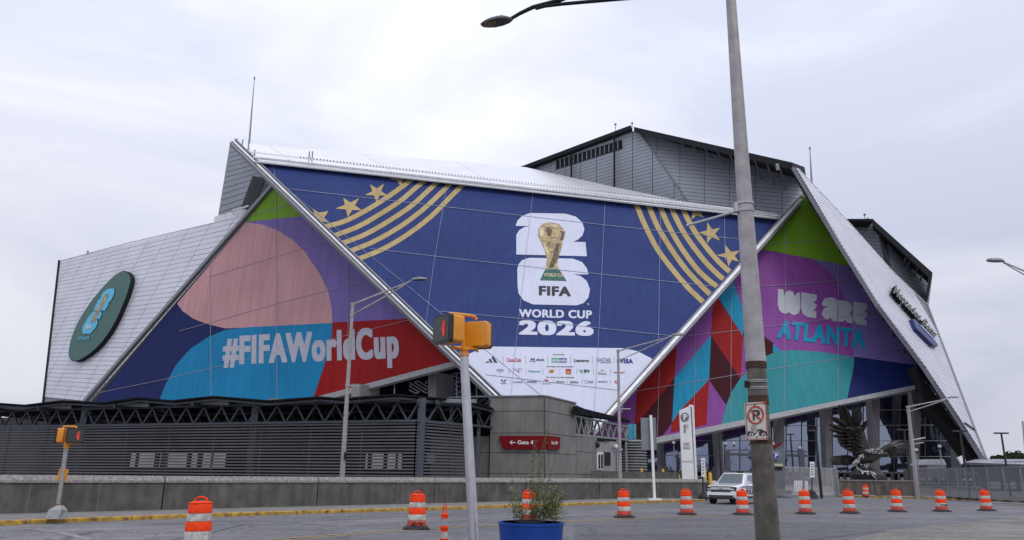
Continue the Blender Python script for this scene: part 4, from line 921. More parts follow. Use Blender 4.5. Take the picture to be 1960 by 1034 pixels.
MB().prism([bwA + Vector((0, 16, 0)), bwB + Vector((3, 16, 0)), bwB + Vector((3, 16, 6)), bwA + Vector((0, 16, 6))], (0, .3, 0)).build('screen_wall', mat('pale_wall', (0.36, 0.37, 0.39), 0.7), pk)

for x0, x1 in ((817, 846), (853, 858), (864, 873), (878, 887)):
    pl_ = plane3((800, 870, 59), (900, 870, 63), (850, 800, 61)); printp('pale_opening_panel', [(x0, 867), (x1, 867), (x1, 887), (x0, 887)], pl_, 0, mat('pale_wall', (0.36, 0.37, 0.39), 0.7), pk)  # pale panels painted in for bright openings to daylight

# ================================================================ GATE BUILDING
gb0 = P(1042, 900, 58); gb0.z = 0
gt = thing('gate_building', gb0, 'brown-grey precast concrete gate building with a red sign on its corner', 'building')
gL = P(939, 800, 58.9); gL.z = 0; gR = P(1100, 800, 63.7); gR.z = 0
uL = (gL - gb0); uR = (gR - gb0)
HT = P(1042, 759, 58).z
gbn = Vector((0, -1, 0))
core = MB()
far = Vector((2.5, 9, 0))
core.prism([gb0 + Vector((0, 0.15, 0)), gR + Vector((0, 0.15, 0)), gR + far, gL + far, gL + Vector((0, 0.15, 0))], (0, 0, HT - 0.02))
lo_ = P(900, 836, 60.2); ztl = lo_.z; lo_.z = 0
core.prism([gL + Vector((0, .3, 0)), gL + Vector((0, 5, 0)), lo_ + Vector((-3, 5, 0)), lo_ + Vector((-3, .4, 0))], (0, 0, ztl - 0.02))
rl = P(1156, 850, 69.5); rl.z = 0; zr = P(1150, 838, 69).z
core.prism([gR + Vector((0, .3, 0)), rl + Vector((0, .3, 0)), rl + Vector((0, 6, 0)), gR + Vector((0, 6, 0))], (0, 0, zr - 0.02))
core.build('core_wall', joint, gt)
def panels(a, dv, zs_, fr, m=concrete, out=None, name='wall_panel'):
    n_ = Vector((dv.y, -dv.x, 0)).normalized(); n_ = -n_ if n_.y > 0 else n_
    for i in range(len(fr) - 1):
        for j in range(len(zs_) - 1):
            g_ = 0.025 / dv.length; p0 = a + dv * (fr[i] + g_); p1 = a + dv * (fr[i + 1] - g_)
            MB().prism([p0 + zv(zs_[j] + 0.02), p1 + zv(zs_[j] + 0.02), p1 + zv(zs_[j + 1] - 0.02), p0 + zv(zs_[j + 1] - 0.02)], n_ * (0.12 + random.uniform(0, 0.008))).build(name, m, gt)
zpan = [0, P(1042, 907, 58).z, P(1042, 867, 58).z, P(1042, 829, 58).z, P(1042, 787, 58).z, HT]
panels(gb0, uL, zpan, [0, 1.0]); panels(gb0, uR, zpan, [0, 0.09, 0.42, 0.75, 1.0])
panels(gL + Vector((-0.02, 0.3, 0)), (lo_ - gL) + Vector((-3, 0, 0)), [0, zpan[1], zpan[2], ztl], [0, 0.45, 1])
panels(gR, rl - gR, [0, zpan[1], zpan[2] + 0.3, zr], [0, 0.35, 0.7])
MB().bar(gb0 + zv(HT + 0.04) + uL * 1.01, gb0 + zv(HT + 0.04), 0.4, 0.1).bar(gb0 + zv(HT + 0.04), gR + zv(HT + 0.04), 0.4, 0.1).build('coping', concrete, gt)
# light grey entrance bay, doors, window
pgr = plane3((1042, 900, 57.8), (1100, 900, 63.5), (1100, 800, 63.5))
a_ = pgr(1136, 865, 0.2)
MB().prism([pgr(x, y, 0.05) for x, y in ((1128, 843), (1153, 847), (1153, 912), (1128, 912))], pgr.n * 0.12).build('wall_panel', mat('pale_concrete', (0.30, 0.285, 0.28), 0.85, streak=0.2), gt)
dr = printp('door', [(1136.5, 865), (1148, 866), (1148, 900), (1136.5, 899)], pgr, 0.3, white, gt, th=0.12)
for xx in (1139, 1144): printp('door_pane', [(xx, 870), (xx + 3, 870), (xx + 3, 897), (xx, 897)], pgr, 0.34, black, dr)
bay = plane3((1154, 900, 70), (1184, 900, 72), (1154, 840, 70))
by = printp('entry_bay', [(1153, 843), (1181, 846), (1183, 915), (1153, 915)], bay, 0, mat('bay_grey', (0.27, 0.28, 0.30), 0.6), gt, th=2.5)
printp('window', [(1156, 865), (1168, 866), (1168, 891), (1156, 891)], bay, 0.05, black, gt); printp('bay_frame', [(1178.5, 843), (1180.5, 843), (1181.5, 905), (1179.5, 905)], bay, 0.1, galv, gt)
wl_ = MB().blob(bay(1173, 855, 0.3), (0.22, 0.2, 0.22), 8, 6).build('wall_lamp', white, gt); MB().blob(pgr(1136, 851, 0.3), (0.3, 0.25, 0.3), 8, 6).build('wall_lamp', blackp, gt)
# wrap-round red sign
pgl = Plane(gb0 + gbn * 0.1, gL + gbn * 0.1, gb0 + gbn * 0.1 + zv(3))
pgrr = Plane(gb0 + gbn * 0.1, gR + gbn * 0.1, gb0 + gbn * 0.1 + zv(3))
gs = printp('gate_sign', [(956, 835), (1046.5, 834.5), (1046.5, 860.5), (964, 860)], pgl, 0.25, redsign, gt, th=0.12)
gs2 = printp('gate_sign', [(1043.5, 834.5), (1067, 837), (1065.5, 861), (1043.5, 860.5)], pgrr, 0.25, redsign, gt, th=0.12)
zg = lambda p: Z(p, 4.83, 930, 820)
text('Gate 4', quadmap(pgl, zg([(300, 148), (444, 150), (444, 114), (300, 112)]), 0.28), white, gs, bold=0.035)
printp('arrow', zg([(226, 132), (248, 112), (254, 117), (240, 129), (283, 129), (283, 136), (240, 136), (254, 148), (248, 153)]), pgl, 0.28, white, gs)
text('Gate 3', quadmap(pgrr, zg([(574, 146), (613, 150), (613, 120), (574, 116)]), 0.28), white, gs2, bold=0.03)
printp('arrow', zg([(614, 131), (628, 132), (620, 121), (624, 118), (636, 134), (624, 150), (620, 147), (628, 138), (614, 137)]), pgrr, 0.28, white, gs2)
# steel canopy with truss running from the building to the right
cpA = pgr(1098, 780, 0.2); ct = thing('entrance_canopy', (cpA.x, cpA.y, 0), 'dark sloping canopy roof on a white-grey truss beside the concrete gate building', 'canopy')
MB().prism([P(1097, 777, 62), P(1206, 804, 75), P(1206, 807, 75), P(1097, 792, 62)], (0.6, 5, 0.2)).build('roof_slab', solar, ct)
def tp(px, py, t_): return P(px, py, 63.5 + (px - 1100) * 0.115)
mb = MB(); mb.bar(tp(1098, 796, 0), tp(1202, 817, 0), 0.16).bar(tp(1098, 832, 0), tp(1202, 842, 0), 0.18).build('chord', trimdk, ct)
for i, x in enumerate((1100, 1110, 1119, 1129, 1144, 1156, 1166, 1178, 1190)):
    yt = 796 + (x - 1098) * 0.2; yb = 832 + (x - 1098) * 0.1
    MB().bar(tp(x, yt, 0), tp(x + 7, yb, 0), 0.13).build('brace', galv, ct); MB().bar(tp(x + 7, yb, 0), tp(x + 13, yt + 2, 0), 0.13).build('brace', galv, ct)
for x in (1124, 1127, 1165, 1198): yt = 796 + (x - 1098) * 0.2; MB().bar(tp(x, yt, 0), tp(x, 832 + (x - 1098) * .1, 0), 0.2).build('post', trimdk, ct)
MB().prism([tp(1098, 834, 0), tp(1202, 843, 0), tp(1202, 846, 0), tp(1098, 840, 0)], (0, 5, 0)).build('deck', fascia, ct)
MB().box(tp(1130, 823, 0) + Vector((0, 1, 0)), (0.35, 0.3, 0.3)).build('flood_light', white, ct); MB().bar(tp(1198, 845, 0), (tp(1198, 845, 0).x, tp(1198, 845, 0).y, 0), 0.2).build('post', trimdk, ct)
for x in (1206, 1213): # pale blue masts
    p = P(x, 900, 84); p.z = 0; tag(MB().tube([p, P(x, 812, 84)], [0.22, 0.26], 8).build('banner_mast', mat('mast_blue', (0.05, 0.30, 0.42), 0.5), org=p), 'pale blue mast beside the louvred drum, ' + ('nearer the canopy tip' if x < 1210 else 'the right one of the pair'), 'mast', 'pale blue masts')
# louvred drum
dc = P(1206, 905, 78); dc.z = 0; dt = thing('louvred_drum', dc, 'round grey louvred plant enclosure right of the gate building', 'drum enclosure')
mb = MB().lathe([(1.5, 0), (1.5, P(1206, 842, 78).z)], 28, dc).build('drum_wall', steel_dk, dt)
zt_ = P(1206, 842, 78).z
for i in range(16): MB().lathe([(1.62, 0.8 + i * (zt_ - 0.8) / 16), (1.78, 0.86 + i * (zt_ - .8) / 16), (1.6, 1.0 + i * (zt_ - .8) / 16)], 28, dc).build('louvre', mat('louvre_grey', (0.26, 0.265, 0.27), 0.5, 0.2), dt)

# low walls, stone planter, bollards beyond the parapet
q0 = P(1130, 900, 64); q0.z = 0; q1_ = P(1300, 910, 72); q1_.z = 0
tag(MB().prism([q0, q1_, q1_ + Vector((0.1, 0.4, 0)), q0 + Vector((0.1, .4, 0))], (0, 0, 2.0)).build('ramp_wall', concrete_dk, org=q0), 'dark sloping ramp wall just behind the parapet below the white doors', 'wall')
bpy.data.objects['ramp_wall'].data.vertices[0].co.z += 0
sw = P(1208, 900, 82); sw.z = 0; swt = thing('stone_planter_wall', sw, 'rough brown stone wall behind the yellow bollards', 'wall')
random.seed(11)
for r_ in range(4):
    x = 0 + (r_ % 2) * 0.3
    while x < 6.4:
        l_ = random.uniform(0.5, 1.1); MB().box(sw + Vector((x + l_ / 2, 0, 0.9 + r_ * 0.34)), (l_ - 0.03, 0.4 + random.uniform(0, .06), 0.32)).build('stone', stonem, swt); x += l_
MB().box(sw + Vector((3.3, 0.1, 0.4)), (6.8, 0.3, 0.7)).build('footing', stonem, swt)
bl0 = None
for i, (px, Yb, hh, lab) in enumerate(((1184, 72, 2.2, 'leftmost yellow bollard, beside the lamp post foot'), (1197, 73, 2.0, 'yellow bollard below the louvred drum'), (1228, 74, 2.35, 'taller yellow bollard left of the white sign post'), (1232, 74, 1.9, 'short yellow bollard touching the taller one'),
                                       (1269, 75, 2.3, 'yellow bollard left of the parking pylon'), (1299, 75, 1.8, 'yellow bollard at the foot of the parking pylon'), (1359, 62, 1.95, 'yellow bollard right behind the police vehicle roof'), (1349, 64, 2.2, 'yellow bollard between the parapet end and the police vehicle'))):
    p = P(px, 905, Yb); p.z = 0
    b_ = MB().lathe([(0.11, 0), (0.13, 0.02), (0.13, hh - 0.1), (0.09, hh - 0.02), (0.03, hh)], 12).build('bollard', bollm, smooth=True)
    b_.location = p; tag(b_, lab, 'bollard', 'yellow bollards by the plaza')

# ================================================================ SIGNS
# white post with grey double board
sp = G(1253, 957.5, 0.14); Ysp = sp.y
s1 = thing('board_sign', sp, 'tall white post carrying a grey blank board, seen from behind', 'sign')
MB().box(sp + Vector((-0.0, 0, 0.05)), (0.8, 0.5, 0.12)).build('base_plate', white, s1)
tp1 = P(1245.5, 795, Ysp); MB().bar(sp, tp1, 0.16, 0.16).build('post', white, s1)
bA = plane3((1227, 800, Ysp + .12), (1250, 800, Ysp + .2), (1228, 862, Ysp + .12))
printp('board', [(1226.5, 800), (1246, 799.5), (1249, 861.5), (1228.5, 861)], bA, 0, mat('board_grey', (0.20, 0.215, 0.24), 0.6), s1, th=0.08)
printp('board', [(1247.5, 799.5), (1255.5, 799.5), (1257, 862), (1250, 861.5)], plane3((1247, 800, Ysp + .1), (1256, 800, Ysp + .9), (1248, 862, Ysp + .1)), 0, signgrey, s1, th=0.06)
# parking pylon
pp = P(1320, 930, 80); pp.z = 0
py_ = thing('parking_pylon', pp, 'tall white parking pylon with a round P emblem and SILVER lettering', 'sign')
pf = plane3((1300, 900, 80), (1325, 900, 80.6), (1300, 800, 80)); 
MB().prism([pf(x, y) for x, y in ((1299.5, 786.5), (1320, 777), (1329.5, 940), (1306, 940))], Vector((0.45, 0.9, 0))).build('pylon_side', signgrey, py_)
MB().prism([pf(x, y, 0.12) for x, y in ((1299.5, 786.5), (1320, 777), (1329.5, 940), (1306, 940))], -pf.n * 0.1).build('pylon_face', white, py_)
MB().bar(P(1325.5, 777, 80.6), P(1333.5, 940, 80.6), 0.22).build('pylon_frame', white, py_)
MB().bar(P(1319, 777, 80.6), P(1326.5, 777, 80.6), 0.2).build('pylon_frame', white, py_)
circ = [(1309 + 7.8 * math.cos(a * math.pi / 14), 798.5 + 8.4 * math.sin(a * math.pi / 14)) for a in range(28)]
printp('emblem_disc', circ, pf, 0.2, signgrey, py_); text('P', quadmap(pf, [(1305.5, 804), (1313, 804), (1312.5, 793), (1305, 793)], 0.24), white, py_, bold=0.05)
def vtext(s, x0, y0, x1, y1, m, off=0.2, bold=0.02):   # reads upwards
    def f(u, v): return pf(x0 + (x1 - x0) * (1 - v), y1 + (y0 - y1) * u, off)
    text(s, f, m, py_, bold=bold)
vtext('SILVER', 1307, 812, 1311, 828, INK); vtext('CITY', 1313, 811, 1316, 819, INKG)
for y in (847.5, 850.5, 855, 858): printp('small_lettering', [(1306, y), (1319 - (y % 3), y), (1319 - (y % 3), y + 1), (1306, y + 1)], pf, 0.2, INKG, py_)
printp('panel_joint', [(1303, 883), (1326, 883), (1326, 883.6), (1303, 883.6)], pf, 0.2, signgrey, py_)

# no-parking sign is on the big lamp post (below)
# ================================================================ BIG LAMP POST (near right)
YP = 12.0
pb = P(1470, 1034, YP); pt = P(1399, 0, YP); dv = (pt - pb) / (pt.z - pb.z)
bx = lambda z: pb + dv * (z - pb.z)
base = bx(0); bp_ = thing('lamp_post', base, 'tall tapered steel lamp post with rust bands and a no-parking sign in the right foreground', 'street lamp')
zy = lambda py: P(1440, py, YP).z
rad = lambda py: 0.5 * (18 + (44 - 18) * (py / 1034) ** 1.0) / F_PX * YP * 1.06
lowz = zy(850)
MB().tube([bx(0), bx(lowz - 0.0)], [0.19, 0.163], 20).build('lower_shaft', polelow, bp_, smooth=True)
MB().tube([bx(lowz - 0.02), bx(zy(700))], [0.150, 0.146], 20).build('sleeve', polelow, bp_, smooth=True)
MB().tube([bx(zy(700)), bx(zy(405)), bx(zy(0)), bx(10.9)], [0.158, 0.128, 0.088, 0.080], 20).build('upper_shaft', polem, bp_, smooth=True)
for y0, y1, r_ in ((693, 705, 0.161), (758, 775, 0.156), (838, 850, 0.166)):
    MB().tube([bx(zy(y0)), bx(zy(y1))], [r_, r_ + 0.002], 20).build('rust_band', rust, bp_, smooth=True)
for y in (728, 731, 741, 744): MB().tube([bx(zy(y)), bx(zy(y + 1.6))], 0.158, 20).build('steel_strap', galv, bp_, smooth=True)
MB().box(bx(zy(736)) + Vector((-0.17, -0.02, 0)), (0.06, 0.08, 0.1)).build('strap_buckle', fascia, bp_)
for y0, y1 in ((388, 393), (402, 407)): MB().tube([bx(zy(y0)), bx(zy(y1))], 0.142, 20).build('clamp', galv, bp_, smooth=True)
MB().box(bx(zy(398)) + Vector((-0.15, 0, 0)), (0.07, 0.1, 0.16)).build('clamp', galv, bp_)
MB().tube([P(1412, 404, YP), P(1314, 432, YP)], 0.022, 8).build('side_rod', galv, bp_, smooth=True)
for a, b, r_ in ((bx(10.7), P(1070, 0, YP + .1), 0.035),): pass
arm1 = [bx(10.75), P(1165, -34, YP), P(1070, 1, YP), P(1020, 14, YP), P(995, 26, YP), P(978, 36, YP)]
MB().tube(arm1, [0.045, 0.042, 0.04, 0.038, 0.035, 0.032], 10).build('lamp_arm', fascia, bp_, smooth=True)
arm2 = [bx(10.15), P(1165, 0, YP), P(1075, 8, YP), P(1043, 12, YP), P(1025, 17, YP)]
MB().tube(arm2, [0.036, 0.034, 0.032, 0.03, 0.028], 10).build('lamp_brace', fascia, bp_, smooth=True)
# luminaire
def luminaire(c, tail, nose, wv_, up, parent, s=1.0, matl=None):
    """flat cobra head: c centre, tail/nose end points, wv_ half width vector"""
    body = []; n_ = 12; top = MB(); lower = []
    for i in range(n_):
        a = 2 * math.pi * i / n_; t_ = 0.5 + 0.5 * math.cos(a); p = tail.lerp(nose, t_); ww = math.sin(a) * (0.75 + 0.35 * t_ * (1 - t_) * 4 * 0.5)
        body.append(p + wv_ * ww)
    cc = sum(body, Vector()) / n_
    rings = [[p for p in body], [cc + (p - cc) * 1.03 + up * 0.4 for p in body], [cc + (p - cc) * 0.8 + up * 1.0 for p in body], [cc + (p - cc) * 0.35 + up * 1.25 for p in body]]
    vs = [v for r_ in rings for v in r_]; fs = [(r_ * n_ + i, r_ * n_ + (i + 1) % n_, (r_ + 1) * n_ + (i + 1) % n_, (r_ + 1) * n_ + i) for r_ in range(3) for i in range(n_)] + [tuple(range(n_)), tuple(range(3 * n_, 4 * n_))]
    hd = top.add(vs, fs).build('lamp_head', matl or mat('lamp_head_grey', (0.10, 0.105, 0.11), 0.5, 0.2), parent, smooth=True)
    f_ = [cc + (p - cc) * 0.78 - up * 0.03 for p in body]
    MB().prism(f_, -up * 0.02).build('lens', mat('lamp_lens', (0.02, 0.02, 0.02), 0.25), hd)
    return hd, cc, body
tail = P(981, 40, YP + 0.02); nose = P(920, 48, YP - 0.1)
hd, cc, body = luminaire(None, tail, nose, Vector((0.03, -0.16, 0.0)), Vector((0, 0, 0.07)), bp_)
for i in range(4):
    t_ = 0.58 + 0.09 * i; p = tail.lerp(nose, t_); MB().bar(p + Vector((0.02, -0.08, -0.012)), p + Vector((-0.02, 0.08, -0.012)), 0.022, 0.01).build('led_strip', mat('led_yellow', (0.35, 0.28, 0.12), 0.4), hd)
MB().lathe([(0.03, 0), (0.03, 0.05), (0.02, 0.06)], 10, tail.lerp(nose, 0.35) + zv(0.085)).build('photocell', galv, hd)
# no-parking sign, hung on the post
spn = plane3((1424, 770, YP - 0.2), (1466, 768, YP - 0.17), (1430, 843, YP - 0.22))
zn = lambda p: Z(p, 5.742, 1400, 680)
outl = zn([(140, 535), (148, 525), (360, 510), (376, 518), (382, 540), (404, 915), (396, 928), (180, 934), (166, 925)])
np_ = thing('no_parking_sign', spn(1446, 806), 'small white no-parking tow-away sign strapped to the tall lamp post', 'sign')
printp('sign_plate', outl, spn, 0, mat('sign_white', (0.50, 0.47, 0.45), 0.5, 0, 0.1, 6), np_, th=0.006)
signred = mat('sign_red', (0.38, 0.045, 0.02), 0.5, 0, 0.15, 9)
printp('red_border', band(zn([(158, 545), (362, 522), (374, 535), (393, 905), (388, 916), (186, 922), (176, 912), (152, 550), (158, 545)]), 1.1), spn, 0.012, signred, np_, th=0.004)
ring = [(265 + 82 * math.cos(a * math.pi / 12), 658 + 93 * math.sin(a * math.pi / 12)) for a in range(25)]
printp('lettering', zn([(232, 602), (290, 602), (312, 622), (310, 655), (288, 672), (258, 672), (258, 655), (280, 650), (285, 630), (275, 620), (250, 620), (254, 718), (235, 718)]), spn, 0.009, INK, np_, th=0.002)
printp('red_ring', band(zn(ring), 3.0), spn, 0.012, signred, np_, th=0.004)
printp('red_slash', band(zn([(205, 600), (265, 660), (325, 715)]), 2.6), spn, 0.015, signred, np_, th=0.002)
printp('patch', zn([(245 + 30 * math.cos(a * math.pi / 8), 795 + 30 * math.sin(a * math.pi / 8)) for a in range(16)]), spn, 0.01, mat('patch_grey', (0.28, 0.26, 0.24), 0.7), np_, th=0.003)
printp('tow_symbol', zn([(170, 885), (168, 850), (185, 838), (232, 838), (245, 862), (262, 855), (285, 815), (325, 812), (350, 828), (384, 842), (388, 884), (305, 884), (302, 845), (312, 828), (292, 826), (268, 862), (240, 885)]), spn, 0.01, INK, np_, th=0.003)
for cx_ in (215, 350):
    printp('wheel_symbol', zn([(cx_ + 20 * math.cos(a * math.pi / 8), 875 + 20 * math.sin(a * math.pi / 8)) for a in range(16)]), spn, 0.013, white, np_, th=0.002)
    printp('wheel_symbol', zn([(cx_ + 13 * math.cos(a * math.pi / 8), 875 + 13 * math.sin(a * math.pi / 8)) for a in range(16)]), spn, 0.016, INK, np_, th=0.002)
for x_, y_ in ((254, 548), (278, 900)): MB().blob(spn(*zn([(x_, y_)])[0], 0.012), (0.012, 0.012, 0.012), 6, 4).build('bolt', fascia, np_)

# ================================================================ PEDESTRIAN SIGNALS
def signal_head(mb_parent, c, face_dir, w_, h_, dpt, show_face):
    """housing centred at c, opening faces face_dir"""
    f = Vector(face_dir).normalized(); s_ = f.cross(Vector((0, 0, 1))).normalized(); u_ = Vector((0, 0, 1))
    def rr(cx, ww, hh, r_, n_=4):
        o = []
        for (sx, sy, a0) in ((1, 1, 0), (-1, 1, 90), (-1, -1, 180), (1, -1, 270)):
            for k_ in range(n_ + 1):
                a = R(a0 + 90 * k_ / n_); o.append(cx + s_ * (sx * (ww / 2 - r_) + r_ * math.cos(a)) + u_ * (sy * (hh / 2 - r_) + r_ * math.sin(a)))
        return o
    back = rr(c - f * dpt / 2, w_ * 0.94, h_ * 0.94, 0.05); mid = rr(c - f * dpt * 0.3, w_, h_, 0.05); fr = rr(c + f * dpt * 0.5, w_, h_, 0.05)
    n_ = len(back); vs = back + mid + fr; fs = [tuple(range(n_)), tuple(range(2 * n_, 3 * n_))] + [(r_ * n_ + i, r_ * n_ + (i + 1) % n_, (r_ + 1) * n_ + (i + 1) % n_, (r_ + 1) * n_ + i) for r_ in range(2) for i in range(n_)]
    h = MB().add(vs, fs).build('signal_housing', yellowp, mb_parent, smooth=True)
    v0 = rr(c + f * (dpt * 0.5), w_ * 1.03, h_ * 1.03, 0.05); MB().prism(v0, f * 0.06).build('visor', blackp, h)
    fc = rr(c + f * (dpt * 0.5 + 0.062), w_ * 0.86, h_ * 0.84, 0.03); MB().prism(fc, f * 0.004).build('signal_face', mat('signal_lens', (0.035, 0.04, 0.036), 0.3), h)
    # raised-hand symbol, lit red
    hc = c + f * (dpt * 0.5 + 0.070) - s_ * (w_ * 0.16) * (1 if show_face >= 0 else -1)
    k_ = h_ * 0.30
    mb = MB()
    def q(pts): mb.prism([hc + s_ * (x * k_ * 0.55) + u_ * (y * k_) for x, y in pts], f * 0.003)
    q([(-0.45, -0.05), (0.45, -0.05), (0.45, -0.5), (0.2, -1.0), (-0.25, -1.0), (-0.45, -0.5)])
    for i, (x, t_) in enumerate(((-0.38, 0.75), (-0.12, 0.98), (0.14, 0.95), (0.38, 0.7))): q([(x - 0.09, 0.0), (x + 0.09, 0.0), (x + 0.08, t_), (x - 0.08, t_)])
    q([(0.5, -0.45), (0.5, -0.2), (0.95, 0.25), (0.85, -0.05)])
    mb.build('hand_symbol', REDL, h)
    return h
REDL = emis('signal_red', (0.7, 0.03, 0.03), 0.3)
# near one
YS = 11.5
sb = P(907, 1034, YS); stp = P(888, 676, YS); d_ = (stp - sb) / (stp.z - sb.z); b0 = sb + d_ * (0 - sb.z)
ps = thing('pedestrian_signal', b0, 'yellow pedestrian signal with two heads on a silver pole in the foreground', 'pedestrian signal', 'pedestrian signals')
MB().tube([b0, stp], [0.082, 0.064], 16).build('pole', mat('bright_pole', (0.50, 0.49, 0.53), 0.32, 0.6, 0.1, 8), ps, smooth=True)
MB().tube([b0, b0 + zv(0.3)], [0.16, 0.13], 12).build('pole_base', galv, ps, smooth=True)
k1_ = P(889, 683, YS); k0_ = P(887.5, 664, YS)
MB().tube([k1_, k1_.lerp(k0_, 0.2), k1_.lerp(k0_, .22), k0_], [0.070, 0.070, 0.058, 0.054], 14).build('slip_collar', yellowp, ps, smooth=True)
for y in (682, 677, 671): p_ = P(888.5, y, YS); MB().tube([p_, p_ + zv(0.02)], 0.076, 14).build('collar_ring', yellowp, ps, smooth=True)
MB().tube([P(887, 668, YS), P(885.5, 602, YS)], 0.030, 10).build('riser', yellowp, ps, smooth=True)
MB().tube([P(856, 608, YS - .15), P(860, 601, YS - .12), P(872, 601, YS - .05), P(900, 605, YS + .05), P(908, 606, YS + .1), P(912, 612, YS + .12)], 0.026, 10).build('top_bracket', yellowp, ps, smooth=True)
MB().tube([P(865, 670, YS - .1), P(865, 665, YS - .1), P(887, 666, YS), P(913, 668, YS + .08), P(913, 674, YS + .08)], 0.026, 10).build('bottom_bracket', yellowp, ps, smooth=True)
signal_head(ps, P(862, 632, YS - 0.22), (-0.75, -0.62, 0), 0.44, 0.42, 0.20, 1)
signal_head(ps, P(913, 641, YS + 0.10), (0.30, 0.95, 0), 0.40, 0.40, 0.18, 1)
# far left one, leaning, on a concrete foot
fb = G(108, 993, 0.14); Yf = fb.y
ps2 = thing('pedestrian_signal', fb, 'leaning pedestrian signal with lit red hand on a dented metal foot at the left', 'pedestrian signal', 'pedestrian signals')
zf = lambda px, py: P(px, py, Yf)
wd = 0.19
mb = MB(); r0 = [fb + Vector((x, y, 0)) for x, y in ((-.24, -.22), (.2, -.22), (.24, .18), (-.2, .18))]; r1 = [fb + Vector((x + .01, y, 0.27)) for x, y in ((-.2, -.19), (.2, -.19), (.2, .16), (-.2, .16))]; r2_ = [fb + Vector((x + .05, y, 0.40)) for x, y in ((-.07, -.07), (.07, -.07), (.07, .07), (-.07, .07))]
mb.add(r0 + r1 + r2_, [(0, 1, 2, 3), (8, 9, 10, 11)] + [(r_ * 4 + i, r_ * 4 + (i + 1) % 4, r_ * 4 + 4 + (i + 1) % 4, r_ * 4 + 4 + i) for r_ in (0, 1) for i in range(4)]).build('pole_base', galv, ps2)
MB().tube([zf(110, 974), zf(127, 857)], [0.066, 0.066], 12).build('pole', galv, ps2, smooth=True)
MB().tube([zf(109.5, 975), zf(111, 964)], [0.075, 0.072], 12).build('red_sleeve', mat('faded_red', (0.25, 0.08, 0.07), 0.6), ps2, smooth=True)
MB().tube([zf(126.8, 859), zf(128, 848)], [0.08, 0.085], 12).build('slip_collar', yellowp, ps2, smooth=True)
hb = zf(118, 909); MB().box(hb + Vector((0, 0.06, 0)), (0.27, 0.08, 0.38), Matrix.Rotation(R(8), 3, 'Y')).build('push_button_box', yellowp, ps2)
MB().tube([zf(120, 818), zf(124, 816.5), zf(144, 816.5), zf(147, 820)], 0.03, 8).build('top_bracket', yellowp, ps2, smooth=True)
MB().tube([zf(122, 849), zf(130, 850), zf(142, 850)], 0.03, 8).build('bottom_bracket', yellowp, ps2, smooth=True)
signal_head(ps2, zf(119, 834), (-0.97, -0.25, 0), 0.46, 0.46, 0.18, 1)
signal_head(ps2, zf(144.5, 834), (0.47, -0.88, 0), 0.52, 0.46, 0.16, 1)

# ================================================================ BARRELS
def barrel_proto():
    t = thing('traffic_barrel', (0, 0, 0), 'x', 'traffic barrel', 'orange and white traffic barrels in a row along the centre line')
    prof = [(0.285, 0.05, 0.24, orangelo), (0.272, 0.24, 0.42, whitep), (0.262, 0.42, 0.61, orangep), (0.25, 0.61, 0.77, whitep), (0.24, 0.77, 0.965, orangep)]
    for r_, z0, z1, m in prof:
        MB().lathe([(r_ - 0.012, z0), (r_, z0 + 0.012), (r_ - 0.006, z1 - 0.012), (r_ - 0.016, z1)], 28).build('band', m, t, smooth=True)
    MB().lathe([(0.235, 0.962), (0.243, 0.97), (0.236, 0.985), (0.12, 1.015), (0.02, 1.02)], 28).build('lid', orangep, t, smooth=True)
    MB().tube([(-0.13, 0, 1.0), (-0.10, 0, 1.07), (-0.03, 0, 1.095), (0.05, 0, 1.09), (0.11, 0, 1.06), (0.14, 0, 1.0)], 0.018, 8).build('handle', orangep, t, smooth=True)
    n_ = 16; mb = MB(); ra = []; rb_ = []; rc = []
    for i in range(n_):
        a = 2 * math.pi * (i + .5) / n_; sq = 1 / max(abs(math.cos(a)), abs(math.sin(a))); k_ = min(sq, 1.22)
        ra.append(Vector((0.40 * k_ * math.cos(a), 0.40 * k_ * math.sin(a), 0.008))); rb_.append(Vector((0.39 * k_ * math.cos(a), 0.39 * k_ * math.sin(a), 0.035))); rc.append(Vector((0.29 * math.cos(a), 0.29 * math.sin(a), 0.10)))
    mb.add(ra + rb_ + rc, [tuple(range(n_)), tuple(range(2 * n_, 3 * n_))] + [(r_ * n_ + i, r_ * n_ + (i + 1) % n_, (r_ + 1) * n_ + (i + 1) % n_, (r_ + 1) * n_ + i) for r_ in (0, 1) for i in range(n_)]).build('rubber_base', rubber, t)
    return t
BP = barrel_proto()
labs = ['nearest traffic barrel, at the lower left, cut off by the picture edge', 'traffic barrel with dark scuffs low down, left of the slim orange channelizer tube', 'traffic barrel partly hidden behind the blue planter weeds',
        'traffic barrel in front of the parapet under the slim lamp post', 'traffic barrel below the white parking pylon', 'traffic barrel in front of the police vehicle door', 'first traffic barrel right of the tall rusty lamp post',
        'second traffic barrel right of the tall rusty lamp post', 'traffic barrel below the bird statue beak', 'traffic barrel with graffiti on its lowest white band', 'rightmost traffic barrel, in front of the mesh fence']
spots = [(375, 1059), (797, 1013), (1012, 999), (1195, 991), (1315, 985.5), (1422, 985.5), (1542, 984), (1627, 983), (1718, 980), (1803, 979.5), (1889, 978)]
